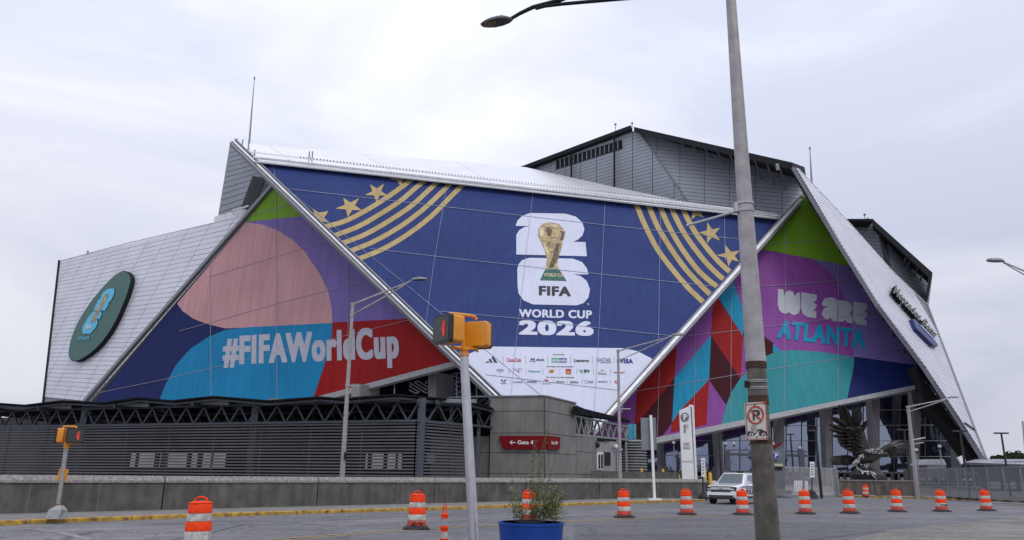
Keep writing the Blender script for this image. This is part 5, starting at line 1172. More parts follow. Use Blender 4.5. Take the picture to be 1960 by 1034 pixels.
for i, ((px, py), lab) in enumerate(zip(spots, labs)):
    t = BP if i == 0 else copy_tree(BP)
    p = G(px, py); t.location = (p.x, p.y, 0.008); t.rotation_euler = (R(random.uniform(-1, 1)), R(random.uniform(-1.2, 1.2)), R(random.uniform(-12, 12) + (10 if i else 0)))
    t['label'] = lab
    if i in (1, 9): # scuffed writing
        mb = MB(); random.seed(i)
        for k_ in range(9):
            a = R(-120 + k_ * 8); r_ = 0.29; z_ = 0.16 + random.uniform(-.03, .03) + (0.17 if i == 9 else 0)
            mb.box((r_ * math.cos(a), r_ * math.sin(a), z_), (0.03, 0.02, 0.035 + random.uniform(0, .04)), Matrix.Rotation(a + random.uniform(-.5, .5), 3, 'Z'))
        s_ = mb.build('scuff', mat('scuff_black', (0.04, 0.02, 0.015), 0.8), None); s_.parent = t
t = copy_tree(BP); p = G(1657, 952.5); t.location = (p.x, p.y, 0.04); t.rotation_euler = (0, R(9), R(30)); t['label'] = 'tilted traffic barrel standing alone on the far kerb before the planter wall'
# slim channelizer
cz = P(852, 960, 12.8); cb = Vector((cz.x, cz.y, 0))
ct2 = thing('channelizer_tube', cb, 'slim orange channelizer tube with grey bands and a loop handle', 'delineator post')
def lt(r0, z0, r1, z1, m, nm): MB().lathe([(r0, z0), (r1, z1)], 18, cb).build(nm, m, ct2, smooth=True)
MB().lathe([(0.2, 0), (0.2, 0.03), (0.09, 0.06)], 8, cb).build('rubber_base', rubber, ct2)
lt(0.070, 0.05, 0.062, 0.62, orangep, 'tube'); lt(0.060, 0.62, 0.058, 0.72, whitep, 'reflective_band'); lt(0.058, 0.72, 0.058, 0.81, orangep, 'tube'); lt(0.057, 0.81, 0.056, 0.92, mat('band_grey', (0.34, 0.34, 0.35), 0.4), 'reflective_band'); lt(0.058, 0.92, 0.056, 0.965, orangep, 'tube')
for z_ in (0.60, 0.765, 0.78): MB().lathe([(0.066, z_), (0.070, z_ + .01), (0.066, z_ + .02)], 18, cb).build('rib', orangep, ct2, smooth=True)
MB().lathe([(0.062, 0.965), (0.062, 0.985), (0.03, 1.0)], 18, cb).build('cap', orangep, ct2, smooth=True)
MB().tube([cb + Vector((-.018, 0, .99)), cb + Vector((-.022, 0, 1.08)), cb + Vector((-.012, 0, 1.14)), cb + Vector((.008, 0, 1.15)), cb + Vector((.02, 0, 1.1)), cb + Vector((.022, 0, .99))], 0.010, 8).build('loop_handle', orangep, ct2, smooth=True)

# ================================================================ PLANTER WITH WEEDS
YQ = 10.6
pc = P(1016.5, 999, YQ); ztp = pc.z; pc0 = Vector((pc.x, pc.y, 0)); rp_ = 61.5 / F_PX * YQ / 1.03
pt_ = thing('planter', pc0, 'round bright blue planter tub at the bottom edge, filled with dark soil', 'planter')
MB().lathe([(rp_ * 0.8, 0), (rp_ * 0.98, ztp - 0.04), (rp_, ztp - 0.035), (rp_, ztp), (rp_ - 0.035, ztp), (rp_ - 0.04, ztp - 0.05), (rp_ - 0.05, ztp - 0.06)], 48, pc0).build('tub', planterm, pt_, smooth=True)
MB().lathe([(rp_ - 0.052, ztp - 0.12), (rp_ - 0.052, ztp - 0.02), (0.2, ztp + 0.0), (0.02, ztp + 0.01)], 32, pc0).build('soil', mat('soil', (0.03, 0.024, 0.018), 0.95, 0, 0.5, 30, 0.8, 60), pt_)
random.seed(21)
def weed(name_loc, stems, label, seedv, grp='weeds growing in the blue planter'):
    random.seed(seedv); base_ = name_loc; t = thing('weed', base_, label, 'plant', grp); ms = MB(); ml = MB()
    for (dx, dy, h_, lean, dens, lsz, spread) in stems:
        b_ = base_ + Vector((dx, dy, 0)); pts_ = []; n_ = 9
        for k_ in range(n_ + 1):
            f = k_ / n_; pts_.append(b_ + Vector((lean * f ** 1.3 + 0.012 * math.sin(f * 7 + dx * 30), 0.04 * math.sin(f * 4 + dy * 20), h_ * f)))
        ms.tube(pts_, [0.0045 * (1 - 0.75 * k_ / n_) for k_ in range(n_ + 1)], 5)
        for k_ in range(int(dens * h_ * 100)):
            f = random.uniform(0.05, 1.0); i_ = min(int(f * n_), n_ - 1); p = pts_[i_].lerp(pts_[i_ + 1], f * n_ - i_)
            a = random.uniform(0, 6.28); rr_ = random.uniform(0.2, 1.0) * spread * (1.15 - f * 0.85); q = p + Vector((math.cos(a) * rr_, math.sin(a) * rr_, rr_ * random.uniform(0.1, 0.9)))
            if k_ % 4 == 0: ms.tube([p, q], [0.0016, 0.0008], 3, False)
            L_ = lsz * random.uniform(0.6, 1.3) * (1.1 - 0.5 * f); W_ = L_ * 0.3
            dr_ = Vector((math.cos(a), math.sin(a), random.uniform(-0.3, 0.9))).normalized(); sd_ = dr_.cross(Vector((random.uniform(-.5, .5), random.uniform(-.5, .5), 1))).normalized()
            ml.add([q, q + dr_ * L_ * 0.5 + sd_ * W_, q + dr_ * L_, q + dr_ * L_ * 0.5 - sd_ * W_], [(0, 1, 2, 3)])
    ms.build('stem', stemm, t); tag(ml.build('leaves', leafm, t), kind='stuff')
pcx = pc0 + zv(ztp)
weed(pcx + Vector((0.02, 0, 0)), [(-0.02, 0, 1.05, 0.06, 5, 0.034, 0.06), (0.03, 0.02, 1.18, 0.16, 4.4, 0.032, 0.06), (0.0, -0.03, 0.62, -0.02, 3.4, 0.032, 0.06), (0.06, .03, 0.7, 0.12, 3, 0.032, 0.05)], 'tallest weed with thin feathery stems rising from the planter middle', 1)
weed(pcx + Vector((0.16, -0.05, 0)), [(0, 0, 0.78, 0.14, 3.2, 0.034, 0.06), (0.02, .03, .5, .2, 4, .032, .06)], 'leafy weed leaning right over the barrel behind the planter', 2)
weed(pcx + Vector((-0.20, 0, 0)), [(0, 0, 0.66, -0.07, 3.2, 0.034, 0.07), (-.02, .04, .42, -.06, 5, .034, .1), (0.04, -.04, .36, .02, 5.5, .034, .09)], 'thin weed with small leaves at the left rim of the planter', 3)
weed(pcx + Vector((0.25, -0.03, 0)), [(0, 0, .42, .08, 13, .034, .15), (.06, .06, .36, .1, 12, .034, .13), (-.08, -.02, .34, 0, 12, .034, .13), (.02, -.1, .28, .04, 12, .032, .12)], 'dense bright green bushy weed at the right side of the planter', 4)
weed(pcx + Vector((0.02, -0.12, 0)), [(0, 0, .26, -.03, 11, .03, .12), (-.12, .02, .2, -.05, 10, .03, .1), (.1, .05, .24, .05, 11, .03, .12)], 'low brownish weed at the front middle of the planter', 5)

# ================================================================ STREET LAMPS
def cobra(base_px, top_px, arm_tip, Y, lab, low=38, dbl=True, head=34, r_=0.11, tipdY=0):
    b = P(base_px[0], base_px[1], Y); tpp = P(top_px[0], top_px[1], Y); d2 = (tpp - b) / (tpp.z - b.z); g = b + d2 * (0 - b.z)
    t = thing('street_lamp', g, lab, 'street lamp', 'slim street lamps with long double arms')
    MB().tube([g, tpp], [r_, r_ * 0.62], 12).build('pole', polem, t, smooth=True)
    tip = P(arm_tip[0], arm_tip[1], Y + tipdY); el = tpp.lerp(tip, 0.8); el2 = tpp.lerp(tip, 0.62)
    upz = zv((tip - tpp).length * 0.012)
    join = tpp.lerp(tip, 0.72)
    MB().tube([tpp, tpp.lerp(tip, 0.4), join, tpp.lerp(tip, 0.84) + upz], [0.055, 0.05, 0.042, 0.038], 8).build('lamp_arm', polem, t, smooth=True)
    lw = tpp - d2 * (low / F_PX * Y); MB().tube([lw, lw.lerp(join, 0.5) - zv(0.05), join - zv(0.05)], [0.042, 0.04, 0.036], 8).build('lamp_brace', polem, t, smooth=True)
    for q in (tpp, lw): MB().tube([q - zv(0.08), q + zv(0.08)], r_ * 0.85, 10).build('clamp', polem, t, smooth=True)
    hl_ = head / F_PX * Y; dr_ = (tip - tpp).normalized(); tl = tip - dr_ * hl_; ns_ = tip
    luminaire(None, tl + upz, Vector((ns_.x, ns_.y, tl.z + upz.z + 0.04 * hl_)), Vector((0, hl_ * 0.22, 0)), zv(hl_ * 0.13), t, matl=mat('lamp_head_light', (0.24, 0.245, 0.25), 0.45, 0.3))
    return t
t = cobra((655, 910), (675, 583), (818, 526), 38.5, 'slim street lamp behind the parapet, crossing the red and blue banners', 21, r_=0.13)
for y in (736, 790): MB().tube([P(668 - (y - 700) * 0.06, y, 38.5), P(668 - (y - 700) * 0.06, y + 4, 38.5)], 0.13, 10).build('clamp', galv, t)
MB().tube([P(667, 739, 38.5), P(688, 740, 38.5)], 0.03, 6).build('side_rod', galv, t)
MB().box(P(661, 873, 38.4), (0.1, 0.12, 0.35)).build('junction_box', fascia, t)
t = cobra((1187, 913), (1183, 672), (1312, 637), 55, 'slim street lamp between the gate building and the white sign post', 19, r_=0.14, head=28)
MB().tube([P(1184.5, 783, 55), P(1207, 783, 55)], 0.04, 6).build('side_rod', galv, t); MB().tube([P(1186, 859, 55), P(1186.5, 863, 55)], 0.2, 10).build('clamp', galv, t)
t = cobra((1757, 950), (1738, 779), (1836, 759), 66, 'slim street lamp in front of the dark glass beside the bird statue', 9, r_=0.2, head=22)
MB().tube([P(1745, 843, 66), P(1771, 838, 66)], 0.06, 6).tube([P(1746, 851, 66), P(1768, 847, 66)], 0.05, 6).build('side_rod', galv, t)
t = cobra((2030, 960), (2010, 540), (1886, 487), 44, 'street lamp reaching in from beyond the right edge, only its head in view', 14, r_=0.14, head=40)
# second pole stub at far right edge
g = P(1962, 905, 58); g.z = 0
tag(MB().tube([g, P(1957.5, 806, 58)], [0.09, 0.06], 10).build('street_pole', polem, smooth=True, org=g), 'thin grey pole cut off by the right picture edge', 'pole')
def twin(px, ytop, ybase, Y, w_, lab, single=False):
    g_ = P(px, ybase, Y); g_.z = 0; tpx = P(px, ytop, Y); tpx = Vector((g_.x, g_.y, tpx.z))
    t = thing('plaza_lamp', g_, lab, 'street lamp', 'black plaza lamps with flat heads'); MB().tube([g_, tpx], [0.12, 0.09], 8).build('pole', blackp, t)
    ww = w_ / F_PX * Y
    for s_ in ((-1,) if single else (-1, 1)):
        MB().box(tpx + Vector((s_ * ww * 0.55, 0, 0.08)), (ww * 0.85, 0.35, 0.14)).build('lamp_head', mat('lamp_black', (0.03, 0.03, 0.032), 0.5), t); MB().bar(tpx + zv(.02), tpx + Vector((s_ * ww * 0.3, 0, 0.05)), 0.06).build('lamp_arm', blackp, t)
twin(1926, 831, 892, 78, 13, 'black twin-headed lamp against the sky at the far right'); twin(1848, 827, 900, 72, 13, 'black twin-headed lamp under the wing tip of the stadium')
twin(1380, 835, 905, 88, 9, 'black lamp left of the tall rusty post, in front of the glass'); twin(1519, 833, 905, 90, 6, 'black twin-headed lamp right of the tall rusty post'); twin(1572, 826, 945, 64, 12, 'black single-headed lamp on the left of the bird statue', True)
twin(1740, 824, 905, 95, 13, 'black twin-headed lamp behind the right wing of the bird')
for i, (px, yt, Y, lab) in enumerate(((1292, 848, 110, 'globe camera mast left of the parking pylon'), (1392, 850, 110, 'globe camera mast nearest the police vehicle'), (1408, 850, 110, 'globe camera mast behind the police vehicle'), (1484, 850, 105, 'globe camera mast just right of the tall rusty post'),
                                      (1500, 851, 105, 'globe camera mast beside the blue P disc'), (1535, 858, 105, 'globe camera mast left of the white notice'), (1805, 855, 100, 'globe camera mast behind the mesh fence'), (1759, 862, 100, 'globe camera mast right of the bird statue'))):
    g_ = P(px, 905, Y); g_.z = 0; tpx = Vector((g_.x, g_.y, P(px, yt, Y).z)); t = thing('camera_mast', g_, lab, 'camera mast', 'globe camera masts on the plaza')
    MB().tube([g_, tpx], 0.07, 6).build('mast', trimdk, t); MB().blob(tpx, (0.24, 0.24, 0.24), 10, 8).build('globe', mat('globe_pale', (0.4, 0.4, 0.42), 0.3), t, smooth=True); MB().blob(tpx - zv(.12), (0.2, 0.2, 0.26), 8, 6).build('dome', blackp, t, smooth=True)

# ================================================================ GATE KIOSK, PORTAL, BANNERS, FENCES near the entrance
Yk = 70
kc = P(1490, 905, Yk); kc.z = 0; kt_ = thing('gate_kiosk', kc, 'grey ticket kiosk with a slanted roof and round blue P disc', 'kiosk')
plk = plane3((1480, 900, Yk), (1500, 900, Yk), (1480, 800, Yk))
MB().prism([plk(x, y) for x, y in ((1470, 955), (1502, 944), (1502, 866), (1497, 846), (1470, 868))], (0.8, 2.2, 0)).build('kiosk_wall', mat('kiosk_grey', (0.13, 0.14, 0.155), 0.5), kt_)
printp('sloped_cap', [(1470, 861), (1496, 845.5), (1497, 848.5), (1470, 865)], plk, 0.15, redsign, kt_, th=0.3)
printp('kiosk_fascia', [(1478, 887.5), (1498, 888), (1498, 893), (1478, 892.5)], plk, 0.1, mat('cream_fascia', (0.5, 0.45, 0.33), 0.6), kt_)  # plain cream strip above the kiosk window
printp('window', [(1478, 893), (1497, 893.5), (1497, 900), (1478, 899.5)], plk, 0.06, black, kt_)
pd = printp('parking_disc', [(1484 + 7.4 * math.cos(a * math.pi / 12), 872 + 7.8 * math.sin(a * math.pi / 12)) for a in range(24)], plk, 0.25, mat('disc_rim', (0.45, 0.5, 0.6), 0.5), kt_, th=0.1)
printp('disc_face', [(1484 + 6.4 * math.cos(a * math.pi / 12), 872 + 6.8 * math.sin(a * math.pi / 12)) for a in range(24)], plk, 0.27, mat('disc_blue', (0.01, 0.04, 0.3), 0.5), pd); text('P', quadmap(plk, [(1481, 876), (1487.5, 876), (1487.5, 868), (1481, 868)], 0.31), white, pd, bold=0.04)
# low plinth right of kiosk
tag(MB().prism([P(1482, 949, 66), P(1516, 946, 66), P(1516, 939, 66), P(1482, 937, 66)], (0.5, 2, 0)).build('plinth', concrete, org=P(1500, 949, 66)), 'low grey concrete plinth at the foot of the kiosk', 'plinth')
pr0 = P(1410, 905, 100); pr0.z = 0; prt = thing('entry_portal', pr0, 'grey steel entry portal with truss beams across the gates', 'portal')
for x in (1394, 1536): 
    a = P(x, 905, 100 if x < 1450 else 96); a.z = 0; MB().bar(a, Vector((a.x, a.y, P(x, 862, 100).z)), 0.55, 0.55).build('post', steel_dk, prt)
for y0, y1 in ((867, 871), (860.5, 862)):
    MB().prism([P(1396, y0, 100), P(1545, y0 + 3, 97), P(1545, y1 + 4, 97), P(1396, y1, 100)], (0, 0.6, 0)).build('beam', steel_dk, prt)
# pedestrian gates / railings row
rg = P(1500, 905, 84); rg.z = 0; rgt = thing('steel_railing', rg, 'row of upright steel gate railings before the entrance doors', 'railing')
a = P(1500, 905, 84); a.z = 0.1; b = P(1600, 905, 92); b.z = 0.1
MB().bar(a + zv(2.6), b + zv(2.6), 0.1).bar(a + zv(0.2), b + zv(.2), 0.1).build('rail', galv, rgt)
for i in range(48): p = a.lerp(b, i / 47); MB().bar(p, p + zv(2.6), 0.06).build('baluster', galv, rgt)
# white barricade
for i, (x0, x1, y0, y1, lab) in enumerate(((1520, 1536, 920, 942, 'white plastic barricade left of the kiosk gate post'), (1541, 1547, 921, 942, 'narrow white barricade right of the gate post'))):
    o = thing('barricade', P((x0 + x1) / 2, y1, 72), lab, 'barricade', 'white barricades at the gate'); pl_ = plane3((1500, 900, 72), (1550, 900, 72), (1500, 800, 72))
    n_ = max(2, int((x1 - x0) / 3))
    for k_ in range(n_): printp('panel', [(x0 + (x1 - x0) * k_ / n_, y0), (x0 + (x1 - x0) * (k_ + .8) / n_, y0), (x0 + (x1 - x0) * (k_ + .8) / n_, y1), (x0 + (x1 - x0) * k_ / n_, y1)], pl_, 0, white, o, th=0.1)
# notice boards on stands
for (x0, x1, y0, y1, yb, Y, lab) in ((1549.5, 1558, 884, 914, 946, 62, 'white notice board on a black stand right of the kiosk'), (1341.5, 1349, 877, 913, 950, 55, 'narrow white notice board on a thin post at the parapet end')):
    g_ = P((x0 + x1) / 2, yb, Y); g_.z = 0.05; o = thing('notice_board', g_, lab, 'sign', 'white notice boards on stands'); pl_ = plane3((x0, y0, Y), (x1 + 10, y0, Y), (x0, y1, Y))
    printp('board', [(x0, y0), (x1, y0), (x1 + .5, y1), (x0 + .5, y1)], pl_, 0.1, white, o, th=0.06)
    for k_ in range(5): yy = y0 + 4 + k_ * (y1 - y0 - 6) / 5; printp('notice_print', [(x0 + 1.5, yy), (x1 - 1.5, yy), (x1 - 1.5, yy + 2), (x0 + 1.5, yy + 2)], pl_, 0.12, INKG, o)
    MB().tube([P((x0 + x1) / 2, y1 - 3, Y), g_], 0.05, 6).build('stand', blackp, o); 
    if Y > 60: MB().lathe([(0.5, 0), (0.45, 0.12), (0.3, 0.5), (0.05, 0.7)], 8, g_).build('base', rubber, o)
    else: MB().lathe([(0.35, 0), (0.3, 0.25), (0.1, 0.5)], 8, g_).build('base', rubber, o)
# mesh fence right
def scrim(name, col, al):
    m = bpy.data.materials.new(name); m.use_nodes = True; t = m.node_tree; n = t.nodes; l = t.links; b = n['Principled BSDF']; b.inputs['Base Color'].default_value = (*col, 1); b.inputs['Roughness'].default_value = 0.9; b.inputs['Alpha'].default_value = al
    return m
scm = scrim('fence_mesh', (0.15, 0.157, 0.17), 0.78); scg = scrim('green_scrim', (0.06, 0.22, 0.15), 0.6)
fA = [G(1757, 951, 0.12), G(1800, 952, .12), G(1845, 955, .12), G(1876, 957.5, 0.12), G(1960, 962, 0.12), G(2060, 966, .12)]
ft = thing('mesh_fence', fA[0], 'grey wire mesh fence panels with dark netting along the right walk', 'fence')
fp = resample(fA, 1.9)
HF = 2.35
for i, (a, b) in enumerate(zip(fp, fp[1:])):
    d2 = (b - a).normalized() * 0.04
    pn = MB().bar(a + zv(0.05), a + zv(HF), 0.05).bar(b - d2 + zv(.05), b - d2 + zv(HF), 0.05).bar(a + zv(HF), b + zv(HF), 0.045).bar(a + zv(1.15), b + zv(1.15), 0.045).bar(a + zv(.1), b + zv(.1), 0.045).build('panel_frame', galv, ft)
    MB().add([a + zv(.1), b + zv(.1), b + zv(HF), a + zv(HF)], [(0, 1, 2, 3)]).build('netting', scm, pn)
    if i == 2: MB().add([a + Vector((0, -.05, 1.4)), b + Vector((0, -.05, 1.4)), b + Vector((0, -.05, 2.2)), a + Vector((0, -.05, 2.2))], [(0, 1, 2, 3)]).build('green_netting', scg, pn)
    MB().box(a + zv(0.04), (0.5, 0.5, 0.1)).build('fence_foot', rubber, pn)
# chain fence left of planter wall
a = P(1592, 905, 68); a.z = 0; b = P(1602, 905, 70); b.z = 0
t = thing('mesh_gate', a, 'narrow grey mesh gate left of the planter wall', 'gate'); MB().bar(a, a + zv(2.4), 0.07).bar(b, b + zv(2.4), .07).bar(a + zv(2.4), b + zv(2.4), .07).bar(a + zv(1.2), b + zv(1.2), .05).build('frame', galv, t); MB().add([a, b, b + zv(2.4), a + zv(2.4)], [(0, 1, 2, 3)]).build('netting', scm, t)
# white tilted cabinet and tent seen under the wing
tag(MB().prism([P(1833, 876, 92), P(1843, 872, 92), P(1849, 882, 92), P(1841, 889, 92)], (0.3, 0.8, 0)).build('white_banner', white, org=P(1840, 890, 92)), 'white tilted square panel under the stadium wing tip', 'panel')
tent = thing('white_tent', P(1790, 905, 104), 'low grey-white tent roofs behind the mesh fence', 'tent')
for x0, x1 in ((1771, 1795), (1793, 1812)): MB().prism([P(x0, 890, 104), P((x0 + x1) / 2 - 4, 879, 104), P((x0 + x1) / 2 + 4, 879, 104), P(x1, 890, 104)], (0, 4, 0)).build('tent_roof', mat('tent_grey', (0.3, 0.31, 0.34), 0.7), tent)
MB().prism([P(1775, 891, 104), P(1811, 891, 104), P(1811, 915, 104), P(1775, 915, 104)], (0, 3, 0)).build('tent_wall', mat('tent_wall', (0.12, 0.13, 0.15), 0.7), tent)
# solar canopy far right + trees
sc_ = thing('solar_canopy', P(1900, 905, 120), 'pale low solar carport roof beyond the fence at the far right', 'carport')
q = [P(1845, 886, 118), P(2080, 894, 112), P(2080, 880, 140), P(1868, 880, 146)]
MB().prism(q, (0, 0, -0.3)).build('carport_roof', steel_dk, sc_)
random.seed(4)
for r_ in range(3):
    for c_ in range(26):
        f0, f1 = c_ / 26 + 0.002, (c_ + 1) / 26 - 0.002; g0, g1 = r_ / 3 + 0.01, (r_ + 1) / 3 - 0.01
        def bi(u, v): return (q[0].lerp(q[1], u)).lerp(q[3].lerp(q[2], u), v) + zv(0.03)
        MB().prism([bi(f0, g0), bi(f1, g0), bi(f1, g1), bi(f0, g1)], (0, 0, 0.06)).build('solar_panel', mat('solar_top', (0.30, 0.31, 0.34), 0.35, 0.2, 0.25, 0.3), sc_)
for x in (1880, 1915, 1945, 1990): a = P(x, 900, 122); a.z = 0; MB().bar(a, Vector((a.x, a.y, P(x, 888, 122).z)), 0.4).build('post', steel_dk, sc_)
def tree(px, ytop, w_, Y, lab, seedv, base=895):
    random.seed(seedv); g_ = P(px, base, Y); g_.z = 0; top = P(px, ytop, Y).z; R_ = w_ / F_PX * Y / 2
    t = thing('tree', g_, lab, 'tree', 'trees beyond the carport'); tr = MB().tube([g_, g_ + zv(top * 0.5), g_ + Vector((R_ * .2, 0, top * 0.8))], [0.35, 0.25, 0.08], 7)
    for k_ in range(5): a = random.uniform(0, 6.28); tr.tube([g_ + zv(top * .45), g_ + Vector((math.cos(a) * R_ * .6, math.sin(a) * R_ * .6, top * .75))], [.15, .04], 5)
    tr.build('trunk', stemm, t); ml = MB()
    cl_ = [(random.uniform(-.75, .75) * R_, random.uniform(-.7, .7) * R_, top * random.uniform(0.5, 0.86), random.uniform(.28, .5) * R_) for _ in range(16)]
    for (x, y, z, r_) in cl_:
        for _ in range(170):
            v = Vector((random.gauss(0, 1), random.gauss(0, 1), random.gauss(0, .8))).normalized() * r_ * random.uniform(.55, 1.05); p = g_ + Vector((x, y, z)) + v
            s_ = random.uniform(.18, .42); a = Vector((random.uniform(-1, 1), random.uniform(-1, 1), random.uniform(-1, 1))).normalized(); b_ = a.cross(Vector((.3, .7, .5))).normalized()
            ml.add([p - a * s_, p + b_ * s_ * .7, p + a * s_, p - b_ * s_ * .7], [(0, 1, 2, 3)])
    tag(ml.build('crown', mat('tree_green', (0.065, 0.085, 0.035), 0.7, 0, 0.4, 0.4, dirt=(0.03, 0.045, 0.02)), t), kind='stuff')
tree(1918, 862, 34, 210, 'round green tree just right of the stadium tip', 1); tree(1942, 864, 38, 215, 'wide green tree behind the twin-headed lamp at far right', 2); tree(1975, 868, 40, 205, 'green tree cut off by the right picture edge', 3); tree(1888, 868, 14, 190, 'small dark tree touching the stadium wing tip', 4); tree(1872, 874, 24, 180, 'dark green tree seen below the wing tip', 5)
tree(1962, 873, 50, 240, 'low far green tree filling the horizon at the right', 6)
# far green bank behind the trees
tag(MB().prism([P(1700, 921, 260), P(2300, 925, 260), P(2300, 874, 260), P(2000, 877, 260), P(1860, 882, 260), P(1700, 890, 260)], (0, 20, 0)).build('hill', mat('far_green', (0.05, 0.065, 0.035), 0.9, 0, 0.4, 0.1)), kind='structure')

# ================================================================ BIRD STATUE
YF = 112
fo = P(1660, 918, YF); fo.z = 0
ft_ = thing('bird_statue', fo, 'huge dark metal bird statue with raised wings and pale talons on a black ball', 'statue')
zb = lambda p: Z(p, 6.081, 1570, 760)
def feather(root, tip, w_, Y, m=bronze, par=None, name='feather', bend=0.0):
    (rx, ry), (tx, ty) = zb([root])[0], zb([tip])[0]; dx, dy = tx - rx, ty - ry; L_ = math.hypot(dx, dy); nx, ny = -dy / L_, dx / L_; w_ = w_ / 6.081
    pts_ = [(rx - nx * w_ * .35, ry - ny * w_ * .35), (rx + dx * .35 - nx * w_ * .6, ry + dy * .35 - ny * w_ * .6), (rx + dx * .75 - nx * w_ * .5, ry + dy * .75 - ny * w_ * .5), (tx, ty), (rx + dx * .7 + nx * w_ * .45, ry + dy * .7 + ny * w_ * .45), (rx + dx * .35 + nx * w_ * .55, ry + dy * .35 + ny * w_ * .55), (rx + nx * w_ * .35, ry + ny * w_ * .35)]
    ds = [0, .3, .8, 1.5, .8, .3, 0]
    vs = [P(x, y, Y - bend * d_) for (x, y), d_ in zip(pts_, ds)]
    ctr = P(rx + dx * .5, ry + dy * .5, Y - bend * .6 - 0.25)
    mb = MB().add(vs + [ctr] + [v + Vector((0, .3, 0)) for v in vs], [(i, (i + 1) % 7, 7) for i in range(7)] + [tuple(range(14, 7, -1))] + [(i, (i + 1) % 7, 8 + (i + 1) % 7, 8 + i) for i in range(7)])
    return mb.build(name, m, par or ft_)
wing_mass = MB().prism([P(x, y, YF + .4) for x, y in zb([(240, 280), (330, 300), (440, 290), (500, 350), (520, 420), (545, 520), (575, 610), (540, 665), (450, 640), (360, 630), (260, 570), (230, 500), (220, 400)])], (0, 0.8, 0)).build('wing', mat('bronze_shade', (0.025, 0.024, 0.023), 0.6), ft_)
random.seed(9)
for r_, t_, w_ in (((300, 320), (225, 90), 62), ((360, 330), (285, 100), 64), ((430, 330), (452, 120), 95), ((480, 400), (552, 272), 50), ((330, 340), (115, 222), 58), ((330, 400), (93, 312), 46), ((340, 430), (93, 370), 44), ((350, 460), (125, 448), 42), ((360, 500), (205, 492), 38), ((380, 530), (208, 530), 36), ((400, 560), (235, 570), 36), ((430, 590), (290, 605), 34), ((470, 620), (350, 640), 32), ((500, 640), (400, 655), 28)):
    feather(r_, t_, w_, YF, bend=1.2)
for row in range(4):
    for k_ in range(9):
        f = k_ / 8; rx = 500 - row * 45 + 20 * f; ry = 370 + f * 230; L_ = 85 - row * 6; a = R(200 - 30 * f + random.uniform(-8, 8)); feather((rx + random.uniform(-14, 14), ry + random.uniform(-8, 8)), (rx + L_ * random.uniform(.7, 1.2) * math.cos(a), ry + L_ * -math.sin(a) * 0.6 + random.uniform(-22, 12)), random.uniform(20, 34), YF - .5 - row * .1, bend=.3)
for r_, t_, w_ in (((740, 600), (985, 495), 46), ((760, 600), (1080, 530), 44), ((770, 610), (1070, 575), 44), ((770, 620), (1050, 610), 42), ((770, 625), (1025, 660), 42), ((775, 620), (985, 668), 36), ((790, 620), (915, 712), 36), ((780, 620), (875, 705), 34), ((770, 620), (830, 715), 34), ((760, 620), (800, 690), 30)):
    feather(r_, t_, w_, YF + 1.2, bend=-.6)
for k_ in range(6): feather((700 + k_ * 22, 610 - k_ * 12), (760 + k_ * 34, 660 - k_ * 10), 30, YF + .7)
for r_, t_, w_ in (((400, 720), (245, 676), 40), ((400, 730), (130, 690), 46), ((400, 735), (105, 725), 46), ((390, 740), (105, 755), 44), ((390, 750), (120, 782), 44), ((390, 760), (240, 788), 40)): feather(r_, t_, w_, YF + .6, bend=-.4)
def lump(name, pts, rs, m, par=ft_, seg=10): return MB().tube([P(*zb([p])[0], YF + (p[2] if len(p) > 2 else 0)) for p in pts], [r_ / 6.081 / F_PX * YF for r_ in rs], seg).build(name, m, par, smooth=False)
body = lump('body', [(395, 715), (470, 720), (560, 700), (640, 670), (700, 660), (745, 665)], [14, 58, 75, 66, 44, 30], bronze)
lump('head', [(735, 668), (765, 672), (785, 690)], [34, 30, 14], bronze, body); lump('beak', [(765, 670), (790, 690), (786, 716)], [14, 10, 3], bronze_lt, body)
random.seed(13)
for k_ in range(26):  # pale neck, shoulder and leg plumes
    x = random.uniform(550, 740); y = 640 - (x - 550) * 0.05 + random.uniform(-35, 30); feather((x, y), (x - 34, y + 10 + random.uniform(-8, 8)), 15, YF - 1.3 + .4 * random.random(), bronze_lt, body, 'plume')
for k_ in range(10): x = 690 + k_ * 9; feather((x, 605 - k_ * 7), (x - 25, 612 - k_ * 7), 16, YF - 0.5, bronze_lt, body, 'plume')
for k_ in range(18): x = random.uniform(385, 500); y = 790 - (x - 385) * 0.9 + random.uniform(-30, 26); feather((x + 12, y - 22), (x, y + 16), 18, YF - 1.6, bronze_lt, body, 'plume')
lump('thigh', [(480, 690), (440, 740), (400, 780)], [48, 42, 24], bronze, body)
lump('leg', [(405, 780, -1), (440, 840, -1), (500, 870, -1), (560, 870, -1)], [13, 9, 9, 10], bronze_lt); lump('leg', [(560, 740, 0), (530, 820, 0), (560, 860, -.5), (600, 880, -.5)], [22, 12, 9, 9], bronze_lt)
for (a, b, c_) in (((480, 865), (495, 890), (490, 905)), ((540, 865), (555, 900), (560, 925)), ((600, 875), (640, 900), (650, 950)), ((590, 880), (625, 930), (665, 968)), ((580, 870), (600, 880), (640, 890))): lump('talon', [a + (-1.4,), b + (-1.6,), c_ + (-1.2,)], [8, 7, 3], bronze_lt)
rk_ = MB().blob(P(*zb([(545, 925)])[0], YF + .8), (2.3, 2.0, 1.35), 14, 9, jit=.06).build('ball', blackp, ft_)
MB().box((fo.x - 0.5, YF + 1, 0.55), (7, 4, 1.1)).build('pedestal', concrete, ft_)

